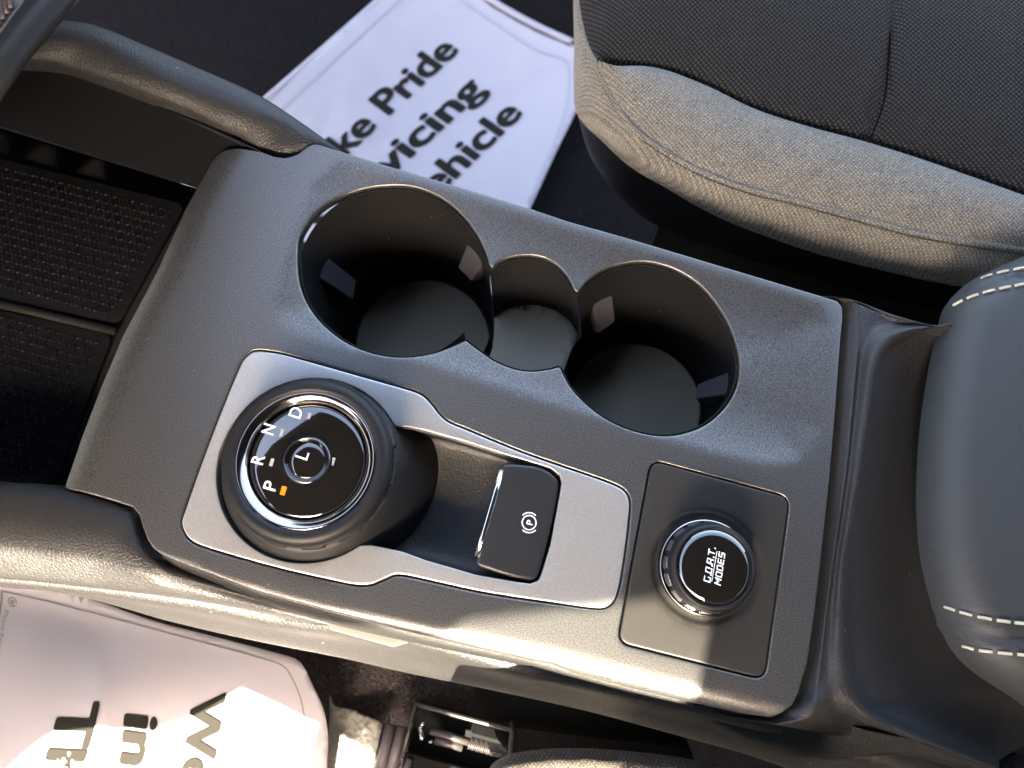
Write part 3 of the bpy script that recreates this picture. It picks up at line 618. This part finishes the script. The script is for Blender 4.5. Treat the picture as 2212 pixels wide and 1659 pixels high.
s_bot = L(ext([(-260, 1250, -.045), (0, 1264, -.045), (100, 1272, -.045), (151, 1279, -.045), (260, 1308, -.046), (358, 1338, -.048), (480, 1368, -.05), (597, 1393, -.05), (750, 1424, -.05), (885, 1455, -.05), (1021, 1482, -.05), (1156, 1510, -.05), (1291, 1541, -.05), (1472, 1591, -.05), (1613, 1630, -.05), (1760, 1680, -.052), (2300, 1850, -.06)]))
s_und = [p+np.array([0, .012, -.02]) for p in s_bot]; s_un2 = [p+np.array([0, .03, -.20]) for p in s_bot]
sd = loft('side_housing', [[p+np.array([0, .02, -.003]) for p in s_top], s_top, s_mid, s_bot, s_und, s_un2], GRAIN, con, 160, 5)
# flange under the trim panel's driver edge and the small access flap
fa_px = [(350, 1199), (380, 1216), (460, 1246), (557, 1282), (660, 1309), (795, 1346), (975, 1391), (1100, 1418), (1147, 1429), (1242, 1457), (1382, 1494), (1500, 1521)]
f_a = [P(a, b, bz(a)-.0052) for a, b in fa_px]
f_b = [P(a+dx_, b+dy_, bz(a)-.0052-dz_) for (a, b), (dx_, dy_, dz_) in zip(fa_px, [(0, 2, .003), (0, 6, .004), (0, 11, .006), (0, 15, .007), (0, 24, .009), (0, 21, .008), (0, 14, .006), (0, 12, .005), (0, 12, .005), (0, 7, .004), (0, 6, .004), (0, 5, .004)])]
loft('panel_flange', [[p+np.array([0, .008, .002]) for p in f_a], f_a, f_b, [p+np.array([0, .006, -.006]) for p in f_b]], GRAINF, con, 120, 4)
fp = rnd(L([(704, 1334), (905, 1383), (850, 1398), (712, 1360)], -.0185), .001)
sheet('access_flap', fp, mat('grey_flap', (.07, .07, .06), .5, bump=[('noise', 1200, .2, .0004)]), con, [], lambda x, y: x*0-.0178, fil=.0006, depth=.006, sp=.004, label='small pale flap in the console side')

# rear housing between the trim panel and the armrest
h0 = L([(1778, 640, -.0045), (1812, 644, -.0045), (1826, 662, -.0045), (1823, 740, -.0045), (1813, 880, -.0045), (1799, 1040, -.0045), (1782, 1200, -.0045), (1767, 1330, -.0045), (1752, 1430, -.0045), (1733, 1500, -.0045), (1716, 1532, -.003), (1694, 1550, -.005), (1640, 1556, -.008), (1560, 1542, -.012)])
h0b = [p+np.array([-.004, 0, -.006]) for p in h0]
h3 = L([(2011, 706, .004), (1955, 716, .004), (1914, 738, .004), (1889, 779, .004), (1875, 862, .003), (1858, 988, .002), (1840, 1100, .002), (1823, 1198, .002), (1816, 1303, .002), (1819, 1429, .002), (1837, 1498, .001), (1879, 1547, -.002), (1970, 1592, -.005), (2150, 1662, -.012)])
h1, h2, h3a = [], [], []
for k, (a, b) in enumerate(zip(h0, h3)):
    d_ = (b-a)*np.array([1, 1, 0]); ln_ = np.linalg.norm(d_); u_ = d_/ln_; w1, w2 = min(.40*ln_, .0062), min(.34*ln_, .0075)
    p1 = a+u_*w1; p2 = b-u_*w2; lo = 0 if k < 11 else (-.004, -.012, -.02)[k-11]
    p1[2] = a[2]+.0046; p2[2] = min(p1[2]-.0006, b[2]-.0012)+lo; pm_ = (p1+p2)/2; pm_[2] = p1[2]-.0006+lo*.6
    h1.append(p1); h2.append(pm_); h3a.append(p2)
h4 = L([(2030, 716, -.003), (1975, 730, -.003), (1938, 752, -.003), (1914, 790, -.002), (1902, 862, -.003), (1886, 988, -.004), (1868, 1100, -.004), (1852, 1198, -.004), (1845, 1303, -.004), (1849, 1420, -.004), (1867, 1484, -.005), (1907, 1532, -.009), (1990, 1574, -.012), (2160, 1640, -.018)])
h5 = L([(2150, 760, -.022), (2100, 800, -.022), (2050, 830, -.022), (2030, 870, -.022), (2015, 930, -.022), (2000, 1010, -.022), (1990, 1100, -.022), (1985, 1198, -.022), (1985, 1300, -.022), (2000, 1390, -.022), (2030, 1450, -.022), (2080, 1490, -.022), (2160, 1530, -.025), (2280, 1590, -.03)])
h6 = L([(2620, 760, -.03), (2620, 800, -.03), (2620, 850, -.03), (2620, 900, -.03), (2620, 950, -.03), (2620, 1010, -.03), (2620, 1100, -.03), (2620, 1198, -.03), (2620, 1300, -.03), (2620, 1390, -.03), (2620, 1450, -.03), (2620, 1480, -.03), (2620, 1510, -.035), (2700, 1570, -.035)])
hs_ = loft('rear_housing', [h0b, h0, h1, h2, h3a, h3, h4, h5, h6], GRAIN, con, 0, 6)
pt = L(ext([(1770, 639, -.003), (1800, 641, -.002), (1850, 650, -.002), (1930, 680, 0), (2018, 703, .003), (2056, 697, .004), (2300, 700, .004)]))
loft('rear_shoulder', [L(ext([(1790, 660, -.012), (1815, 665, -.008), (1868, 680, -.006), (1915, 715, -.004), (2000, 722, -.002), (2080, 735, -.002), (2300, 780, -.002)])), pt, [p+np.array([0, .003, -.02]) for p in pt], [p+np.array([0, .003, -.2]) for p in pt]], GRAIN, con, 60, 5)
fk = [h[-1] for h in (h0, h1, h2)]
dk0 = L(ext([(1540, 1530, -.020), (1640, 1560, -.022), (1720, 1572, -.020), (1800, 1560, -.016), (1880, 1580, -.014), (1980, 1600, -.016), (2160, 1660, -.02), (2300, 1700, -.03)]))
dk = L(ext([(1540, 1560, -.024), (1620, 1598, -.028), (1720, 1624, -.030), (1800, 1634, -.030), (1880, 1634, -.026), (1980, 1630, -.020), (2160, 1680, -.024), (2300, 1730, -.035)]))
loft('rear_flank', [dk0, dk, [p+np.array([0, -.006, -.03]) for p in dk], [p+np.array([0, -.002, -.2]) for p in dk]], GRAINF, con, 60, 5)

# armrest
ar = rnd(L([(2068, 645), (2150, 582), (2420, 500), (2700, 900), (2500, 1620), (2212, 1520), (2068, 1395), (2000, 1100)], .0), .02)
ao = spl(L([(2212, 548), (2162, 570), (2118, 593), (2086, 622), (2062, 655), (2049, 700), (2030, 790), (2014, 900), (2006, 1010), (2006, 1110), (2014, 1200), (2032, 1280), (2056, 1350), (2090, 1415), (2140, 1462), (2212, 1508), (2330, 1580), (2600, 1580), (2700, 900), (2500, 470)], .004), .003)
AZ = .018; AF = .019
aedge = np.array(ao)
def zarm0(x, y):
    d = segd(np.c_[np.atleast_1d(x), np.atleast_1d(y)], aedge); R_ = .016; c = np.clip(d, 0, R_)
    return -.004+AF*np.sqrt(np.maximum(1-((R_-c)/R_)**2, 0))+.05*np.clip(d-.004, 0, .05)
sm = [crom(L(ext([(2039, 1311), (2075, 1323), (2109, 1332), (2160, 1341), (2212, 1347), (2300, 1352)]), lambda x, y: float(zarm0(x, y)[0])), 60),
      crom(L(ext([(2078, 1396), (2110, 1404), (2150, 1409), (2212, 1415), (2300, 1420)]), lambda x, y: float(zarm0(x, y)[0])), 60)]
su = [crom(L(ext([(2058, 660), (2085, 646), (2123, 633), (2160, 624), (2212, 614), (2300, 600)]), lambda x, y: float(zarm0(x, y)[0])), 60),
      crom(L(ext([(2118, 602), (2151, 591), (2180, 585), (2212, 579), (2300, 566)]), lambda x, y: float(zarm0(x, y)[0])), 60)]
gr1 = np.array(crom(L(ext([(2052, 1352), (2100, 1366), (2150, 1375), (2212, 1381), (2300, 1386)]), lambda x, y: float(zarm0(x, y)[0])), 40))
gr2 = np.array(crom(L(ext([(2088, 630), (2123, 616), (2160, 605), (2212, 596), (2300, 582)]), lambda x, y: float(zarm0(x, y)[0])), 40))
def zarm(x, y):
    z = zarm0(x, y); X = np.c_[np.atleast_1d(x), np.atleast_1d(y)]
    for g_ in (gr1, gr2): z = z-.0022*np.exp(-(segd(X, g_, False)/.0016)**2)
    for s_ in sm+su: z = z-.0007*np.exp(-(segd(X, np.array(s_), False)/.0012)**2)
    return z
arm = sheet('armrest', ao, LEATHER, con, [], zarm, fil=0, depth=.002, sp=.0021, esp=.0028, label='black leather armrest with cream stitching')
for s_ in sm+su:
    mb = MB(); q = resamp(s_, int(sum(np.linalg.norm(s_[i+1]-s_[i]) for i in range(59))/.0013)*4+1)
    for i in range(0, len(q)-4, 20):
        sg = q[i:i+15]
        if len(sg) < 8: break
        sg = [p+np.array([0, 0, .0004+.0006*math.sin(math.pi*j/(len(sg)-1))]) for j, p in enumerate(sg)]; tube(mb, sg, .00062, 6)
    mb.obj('stitching', THREAD, arm)

# ------------------------------------------------------------------ passenger seat
ps = thing('passenger_seat', P(1900, 100, -.3), 'passenger car seat cushion with heather grey bolster and dark woven centre', 'car seat')
row1 = ext([(1236, -90, -.036), (1238, 0, -.036), (1240, 133, -.036), (1243, 240, -.036), (1295, 298, -.038), (1340, 347, -.038), (1420, 395, -.038), (1495, 440, -.038), (1584, 484, -.038), (1673, 518, -.038), (1784, 555, -.038), (1895, 582, -.038), (1984, 604, -.038), (2087, 622, -.038), (2300, 665, -.038)])
row2 = ext([(1240, -90, -.018), (1245, 0, -.018), (1260, 89, -.016), (1287, 147, -.013), (1318, 209, -.013), (1358, 276, -.013), (1407, 316, -.013), (1495, 369, -.013), (1607, 413, -.013), (1718, 440, -.013), (1851, 476, -.013), (1984, 511, -.013), (2118, 533, -.013), (2212, 547, -.013), (2300, 560, -.013)])
row2b = ext([(1287, 147, -.013), (1318, 209, -.013), (1358, 276, -.013), (1407, 316, -.013), (1495, 369, -.013), (1607, 413, -.013), (1718, 440, -.013), (1851, 476, -.013), (1984, 511, -.013), (2118, 533, -.013), (2300, 560, -.013)])
row3 = ext([(1296, 153, -.010), (1318, 143, -.010), (1362, 141, -.008), (1420, 147, -.008), (1478, 162, -.008), (1540, 189, -.008), (1607, 222, -.008), (1673, 249, -.008), (1762, 275, -.008), (1895, 311, -.008), (2029, 355, -.008), (2212, 422, -.008), (2300, 455, -.008)])
N3 = 13
A2, A3 = crom(L(row2b), N3), crom(L(row3), N3)
q1 = [a*.72+b*.28+np.array([0, 0, .006]) for a, b in zip(A2, A3)]; q2 = [a*.4+b*.6+np.array([0, 0, .007]) for a, b in zip(A2, A3)]
loft('bolster', [[p-np.array([0, 0, .003]) for p in A2], [a*.95+b*.05+np.array([0, 0, .001]) for a, b in zip(A2, A3)], q1, q2, [a*.06+b*.94+np.array([0, 0, .0025]) for a, b in zip(A2, A3)], [p-np.array([0, 0, .006]) for p in A3]], HEATHER, ps, 140, 7)
B1, B2 = crom(L(row1), 24), crom(L(row2), 24)
loft('side_panel', [[p-np.array([0, 0, .003]) for p in B2], [a*.06+b*.94+np.array([0, 0, .0005]) for a, b in zip(B1, B2)], [a*.5+b*.5+np.array([0, -.0025, .003]) for a, b in zip(B1, B2)], [a*.97+b*.03 for a, b in zip(B1, B2)], [p+np.array([0, .002, -.003]) for p in B1]], HEATHER, ps, 160, 6)
mb = MB(); tube(mb, [p+np.array([0, .0012, .0008]) for p in crom(L(row2), 200)], .0016, 8); mb.obj('piping', HEATHER, ps)
mb = MB()
for s0 in crom([p+np.array([0, -.0008, .0006]) for p in L(row2)], 190)[::1]:
    tube(mb, [s0, s0+np.array([.0017, -.0004, 0])], .00035, 4)
mb.obj('stitching', SEAM, ps)
mb = MB(); hem = crom([a*.9+b*.1+np.array([0, -.001, .0012]) for a, b in zip(B1, B2)], 200)
for s0 in hem[50:]: tube(mb, [s0, s0+np.array([.0013, .0006, .0003])], .0005, 5)
mb.obj('hem_stitching', HEATHER, ps)
rowD = row2[:3]+[(1284, 140, -.012)]+row3
D0 = crom(L(rowD), 24)
seamx = L([(1922, -90), (1922, 0), (1915, 67), (1909, 155), (1900, 231), (1873, 309)], -.004)
seam_a = np.array(crom(seamx, 40))
def cdisp(p):
    d = segd(np.array([[p[0], p[1]]]), seam_a, False)[0]; return (0, 0, -.0035*math.exp(-(d/.003)**2)-.001*math.exp(-(d/.012)**2))
top_ = L(ext([(1236, -260), (1350, -250), (1500, -240), (1700, -230), (1900, -220), (2100, -210), (2300, -200)]), .004)
D3 = crom(top_, 24)
loft('center_cushion', [[p-np.array([0, 0, .006]) for p in D0], [a*.97+b*.03+np.array([0, 0, .001]) for a, b in zip(D0, D3)], [a*.8+b*.2+np.array([0, 0, .006]) for a, b in zip(D0, D3)], [a*.5+b*.5+np.array([0, 0, .008]) for a, b in zip(D0, D3)], D3], DARKF, ps, 220, 26, disp=cdisp)
mb = MB(); tube(mb, [p+np.array([0, 0, .0045]) for p in seam_a], .0005, 5); mb.obj('seam', mat('black_thread', (.006, .006, .006), 1., spec=0), ps)
k0 = [p+np.array([0, .003, .001]) for p in B1]
k1 = crom(L(ext([(1237, -90, -.06), (1239, 20, -.06), (1244, 150, -.06), (1252, 270, -.06), (1275, 330, -.065), (1310, 385, -.065), (1400, 440, -.065), (1500, 482, -.065), (1600, 520, -.065), (1720, 556, -.065), (1850, 592, -.065), (2000, 630, -.065), (2300, 690, -.065)])), 24)
k2 = crom(L(ext([(1238, -90, -.10), (1241, 20, -.10), (1248, 160, -.10), (1262, 290, -.10), (1290, 365, -.10), (1345, 432, -.10), (1420, 490, -.10), (1520, 530, -.10), (1620, 570, -.10), (1740, 606, -.10), (1850, 640, -.10), (2000, 670, -.10), (2300, 730, -.10)])), 24)
loft('seat_skirt', [k0, k1, k2], SKIRT, ps, 120, 6)
v0 = L(ext([(1434, 462, -.085), (1500, 486, -.085), (1620, 540, -.085), (1760, 585, -.085), (1900, 622, -.085), (2060, 655, -.085), (2300, 710, -.085)]))
loft('valance', [v0, [p+np.array([.0, -.008, -.05]) for p in v0], [p+np.array([0, -.004, -.2]) for p in v0]], VELVET, ps, 60, 4)

# ------------------------------------------------------------------ paper floor mats
FZ = -.300
def zpp(x, y): return FZ+.003*np.sin(np.asarray(x)*17+.6)*np.cos(np.asarray(y)*13)
pm = thing('paper_floor_mat', P(950, 200, FZ), 'white printed paper mat on the passenger footwell floor, reading Pride, Servicing, Vehicle', 'paper mat', 'printed paper floor mats')
po = rnd(L([(930, -85), (1250, 96), (1300, 260), (1060, 640), (300, 640), (440, 300), (576, 212)], FZ), [.03, .02, .02, .02, .02, .02, .0])
po = spl(L([(819, 0), (700, 105), (576, 214), (470, 310), (380, 420), (400, 560), (700, 700), (1010, 700), (1080, 590), (1145, 451), (1200, 330), (1244, 240), (1262, 190), (1266, 130), (1236, 92), (1150, 52), (1062, 2), (1000, -45), (930, -75), (870, -45)], FZ), .006)
sheet('paper', po, PAPER, pm, [], zpp, fil=0, depth=.0012, sp=.008, esp=.006)
ln = MB()
def ribbon(mb, pts, w, zf, lift=.0006):
    q = crom(pts, max(12, len(pts)*8)); V = []
    for i, p in enumerate(q):
        t_ = q[min(i+1, len(q)-1)]-q[max(i-1, 0)]; n_ = np.array([-t_[1], t_[0], 0]); n_ /= np.linalg.norm(n_)+1e-12
        for sg in (-1, 1):
            a = p+n_*w/2*sg; a[2] = float(zf(a[0], a[1]))+lift; V.append(a)
    mb.add(V, [(2*i, 2*i+1, 2*i+3, 2*i+2) for i in range(len(q)-1)])
PE = mat('paper_border_emboss', (.62, .62, .68), .6)
ribbon(ln, L([(560, 275), (611, 235), (740, 118), (866, 0), (900, -30), (950, -40), (1003, 2), (1100, 66), (1166, 108), (1215, 124), (1230, 150), (1222, 240), (1150, 420)], FZ), .0022, zpp); ln.obj('border_line', PE, pm, False)
mb = MB(); tube(mb, [p+np.array([0, 0, .001]) for p in crom(L([(560, 228), (700, 106), (819, 1), (870, -45)], FZ), 40)], .0035, 8, .5)
tube(mb, [p+np.array([0, 0, .001]) for p in crom(L([(1000, -45), (1062, 2), (1150, 52), (1236, 92)], FZ), 40)], .0035, 8, .5); mb.obj('rolled_edge', PAPER, pm)
text('lettering', 'We Take Pride', (514, 562), (991, 112), (465, 524), INK, pm, zpp, .0, .0007, 1, faux=.034)
text('lettering', 'in Servicing', (613, 599), (1048, 195), (564, 562), INK, pm, zpp, .0, .0007, 1, faux=.034)
text('lettering', 'This Vehicle', (713, 652), (1129, 248), (664, 614), INK, pm, zpp, .0, .0007, 1, faux=.034)

dpy = P(300, 1330, -.10)[1]; DK = P(222, 1455, -.12)
def zdp(x, y):
    x = np.asarray(x, float); y = np.asarray(y, float)
    kx, ky = x-DK[0], y-DK[1]          # a creased peak in the paper
    r = .0035*np.exp(-np.abs(kx*.8+ky*.25)/.006)*np.exp(-((ky+.012)/.02)**2)*(ky < .004)+.0025*np.exp(-np.abs(kx*.7-ky*.75-.006)/.006)*np.exp(-((kx-.014)/.016)**2)
    return -.10+.55*(y-dpy)+.0015*np.sin(x*23+1)*np.sin(y*19)+r
dm = thing('paper_floor_mat', P(300, 1500, -.14), 'white printed paper mat half in hard sunlight on the driver side, reading We, in, Th', 'paper mat', 'printed paper floor mats')
do = spl(L([(-200, 1235), (0, 1254), (100, 1268), (139, 1273), (318, 1337), (438, 1369), (557, 1400), (630, 1420), (646, 1428), (660, 1448), (673, 1476), (697, 1528), (708, 1587), (706, 1659), (690, 1780), (500, 1900), (-200, 1900), (-260, 1600)], zdp), .004)
sheet('paper', do, PAPER, dm, [], zdp, fil=0, depth=.0008, sp=.005, esp=.004)
mb = MB(); ribbon(mb, L([(6, 1277), (120, 1303), (239, 1334), (438, 1387), (560, 1420), (613, 1439), (637, 1476), (651, 1512), (660, 1560)], zdp), .0007, zdp)
ribbon(mb, L([(6, 1277), (3, 1310), (-6, 1345), (-20, 1390)], zdp), .0012, zdp); mb.obj('border_line', LINEM, dm, False)
text('lettering', 'We Take', (420, 1499), (350, 1960), (492, 1500), INK, dm, zdp, .0, .0007, 1, faux=.038)
text('lettering', 'in Servicing', (272, 1546), (196, 2210), (349, 1556), INK, dm, zdp, .0, .0007, 1, faux=.038)
text('lettering', 'This Vehicle', (136, 1516), (-60, 2220), (219, 1521), INK, dm, zdp, .0, .0007, 1, faux=.038)
text('small_print', 'Please Recycle', (12, 1317), (-8, 1420), (21, 1320), LINEM, dm, zdp, 0, .0007)
mb = MB(); rc = P(28, 1300, zdp)
for r_ in (.0023,):
    q = [rc+np.array([math.cos(a), math.sin(a), 0])*r_ for a in np.linspace(0, 5.6, 26)]; ribbon(mb, q, .0007, zdp)
q = [rc+np.array([math.cos(a), math.sin(a), 0])*.0008 for a in np.linspace(0, 6.28, 12)]; ribbon(mb, q, .0009, zdp); mb.obj('recycling_mark', LINEM, dm, False)
for k, (a, b, s_) in enumerate(((152, 1628, 6), (140, 1642, 8), (160, 1645, 7), (118, 1652, 7), (172, 1655, 6), (146, 1656, 5), (128, 1640, 4))):
    c_ = P(a, b, zdp); mb = MB(); r_ = s_*.00022
    V = [c_+np.array([math.cos(t_)*r_*random.uniform(.5, 1.2), math.sin(t_)*r_*random.uniform(.5, 1.2), .0012+random.uniform(0, .0010)]) for t_ in np.linspace(0, 6.28, 8, endpoint=False)]
    slab(mb, V, .0008); tag(mb.obj('crumb', CHIP, None, False), 'tiny tan crumb lying on the sunlit paper mat by the letters Th', 'crumb', 'crumbs on the driver side paper mat')

# ------------------------------------------------------------------ driver footwell: carpet, film, seat track, seat
CZ = -.16
cp = sheet('carpet', L([(-200, 1240), (600, 1320), (900, 1400), (1120, 1470), (1150, 1600), (1120, 1950), (-200, 2000)], CZ), mat('footwell_carpet', (.08, .07, .075), 1., spec=.05, bump=[('noise', 700, 1., .003)], fleck=[(420, .3, .7, (.08, .068, .074), (.22, .185, .195))]), None, [], lambda x, y: CZ+.006*np.sin(x*25)*np.sin(y*31), fil=0, depth=.01, sp=.01); tag(cp, kind='structure')
zfm = lambda x, y: CZ+.012+.004*np.sin(np.asarray(x)*160)*np.cos(np.asarray(y)*110)+.003*np.sin(np.asarray(x)*60+np.asarray(y)*90)
fm = sheet('plastic_sheet', spl(L([(714, 1500), (722, 1526), (760, 1534), (800, 1545), (828, 1560), (822, 1590), (812, 1640), (815, 1700), (700, 1700), (706, 1620)], CZ+.012), .002), FILM, None, [], zfm, fil=0, depth=.0006, sp=.0025, esp=.002)
tag(fm, 'crinkled clear plastic sheet glittering in the sun beside the driver side paper mat', 'plastic sheet')
tr = thing('seat_track', P(990, 1600, -.16), 'black metal driver seat track with coil spring and steel edges under the console', 'seat track')
TZ = -.13
mb = MB(); slab(mb, L([(897, 1520), (1106, 1574), (1330, 1640), (1300, 1800), (868, 1700)], TZ-.012), .02); mb.obj('track_base', DARKB, tr, False)
mb = MB(); tube(mb, L([(898, 1521), (884, 1576), (869, 1634)], TZ), .0014, 8); mb.obj('end_rod', STEEL, tr)
mb = MB(); tube(mb, L([(898, 1521), (1000, 1549), (1110, 1578), (1300, 1630)], TZ), .0013, 8); mb.obj('upper_rail', STEEL, tr)
mb = MB(); slab(mb, L([(868, 1634), (880, 1626), (1010, 1662), (1120, 1700), (1100, 1740), (860, 1720)], TZ), .008); bevelled(mb.obj('lower_rail', mat('rail_black', (.03, .028, .03), .35, .5), tr, False), .001)
mb = MB()
a, b = P(1014, 1604, TZ-.004), P(1150, 1642, TZ-.004); n_ = 240; u = (b-a)/np.linalg.norm(b-a); v_ = np.cross(u, [0, 0, 1])
tube(mb, [a+(b-a)*i/n_+(v_*math.cos(i*.85)+np.array([0, 0, 1])*math.sin(i*.85))*.0032 for i in range(n_)], .00045, 5); mb.obj('coil_spring', STEEL, tr)
mb = MB(); tube(mb, L([(930, 1578), (1014, 1603)], TZ-.005), .0022, 10); tube(mb, L([(940, 1596), (1000, 1612)], TZ-.007), .003, 10); mb.obj('spindle', STEEL, tr)
mb = MB()
for q in ([(905, 1570), (912, 1590), (911, 1598)], [(912, 1560), (914, 1568)], [(930, 1600), (931, 1604)]): tube(mb, L(q, TZ-.002), .0014, 8)
mb.obj('clip', BCHROME, tr)
mb = MB(); slab(mb, L([(1103, 1574), (1112, 1576), (1105, 1660), (1094, 1660)], TZ+.004), .03); bevelled(mb.obj('felt_edge', mat('felt_trim', (.2, .17, .14), 1., bump=[('noise', 900, 1., .002)]), tr, False), .001)
mb = MB(); slab(mb, L([(1110, 1572), (1480, 1618), (1560, 1700), (1105, 1700)], TZ+.003), .03); mb.obj('carpet_cover', CARPETB, tr, False)
mb = MB(); slab(mb, L([(905, 1455), (1130, 1500), (1480, 1590), (1500, 1640), (1110, 1572), (895, 1520)], TZ-.03), .05); mb.obj('side_cover', DARKB, tr, False)
mb = MB()
for k, q in enumerate(([(845, 1566), (834, 1610), (818, 1670)], [(868, 1570), (858, 1612), (843, 1670)])):
    mb = MB(); tube(mb, L(q, TZ), .0030, 12); mb.obj('guide_rod', PINKM, tr)
mb = MB(); tube(mb, L([(886, 1640), (872, 1680)], TZ+.002), .002, 10); mb.obj('guide_rod', PINKM, tr)
ds = thing('driver_seat', P(1300, 1800, -.2), 'edge of the driver car seat in sunlit tan grey fabric', 'car seat')
SZ = -.075
dso = spl(L([(1061, 1662), (1080, 1648), (1106, 1637), (1178, 1627), (1240, 1625), (1291, 1626), (1382, 1633), (1472, 1644), (1549, 1662), (1800, 1760), (1850, 2000), (1400, 2100), (1050, 2000), (1030, 1750)], SZ), .003)
dse = np.array(dso)
def zds(x, y):
    d = segd(np.c_[np.atleast_1d(x), np.atleast_1d(y)], dse); R_ = .007; c = np.clip(d, 0, R_); return SZ-.006+.008*np.sqrt(np.maximum(1-((R_-c)/R_)**2, 0))
sheet('seat_cushion', dso, HEATHER, ds, [], zds, fil=0, depth=.004, sp=.004, esp=.003)
bf = [P(x_, y_, -.006) for x_, y_ in ((1010, 1400), (1150, 1428), (1245, 1456), (1400, 1495), (1560, 1535), (1800, 1590))]
zt = .03; fr = [p+SUN*(zt-p[2])/SUN[2]+np.array([0, -.006, 0]) for p in bf]; fr[0] = fr[0]+np.array([0, -.02, -.0])
mb = MB(); slab(mb, fr+[p-np.array([0, .055, 0]) for p in fr[::-1]], .02); bevelled(mb.obj('side_shade_slab', SKIRT, ds, False), .006, 3)  # slab added out of view to shade the rear part of the console side
# unseen slab added over the footwell, cut to shade upper paper mat and carpet
bd = [(-260, 1700), (0, 1643), (80, 1572), (119, 1546), (215, 1539), (330, 1548), (418, 1512), (462, 1488), (523, 1451), (600, 1485), (653, 1512), (697, 1532), (712, 1500), (716, 1484), (774, 1486), (808, 1500), (833, 1528), (824, 1560), (818, 1600), (830, 1660), (1000, 1680), (1000, 1400), (640, 1360), (340, 1300), (160, 1258), (-260, 1200)]
WZ = .075
wp = []
for a, b in bd:
    z_ = zdp if a < 712 or b < 1420 and a < 900 else CZ
    p = P(a, b, z_); wp.append(p+SUN*(WZ-p[2])/SUN[2])
if globals().get('DEBUG'):
    for p in wp:
        c_ = M.T@(p-np.array([0, 0, H])); print('WP', p.round(3), CX+FPX*c_[0]/-c_[2], CY-FPX*c_[1]/-c_[2])
sw_ = thing('footwell_shade_blocker', np.mean(wp, 0), 'unseen black slab added low over the driver footwell to shade the paper mat', 'shade blocker')
mb = MB(); slab(mb, wp, .012); mb.obj('blocker_slab', RUB, sw_, False)
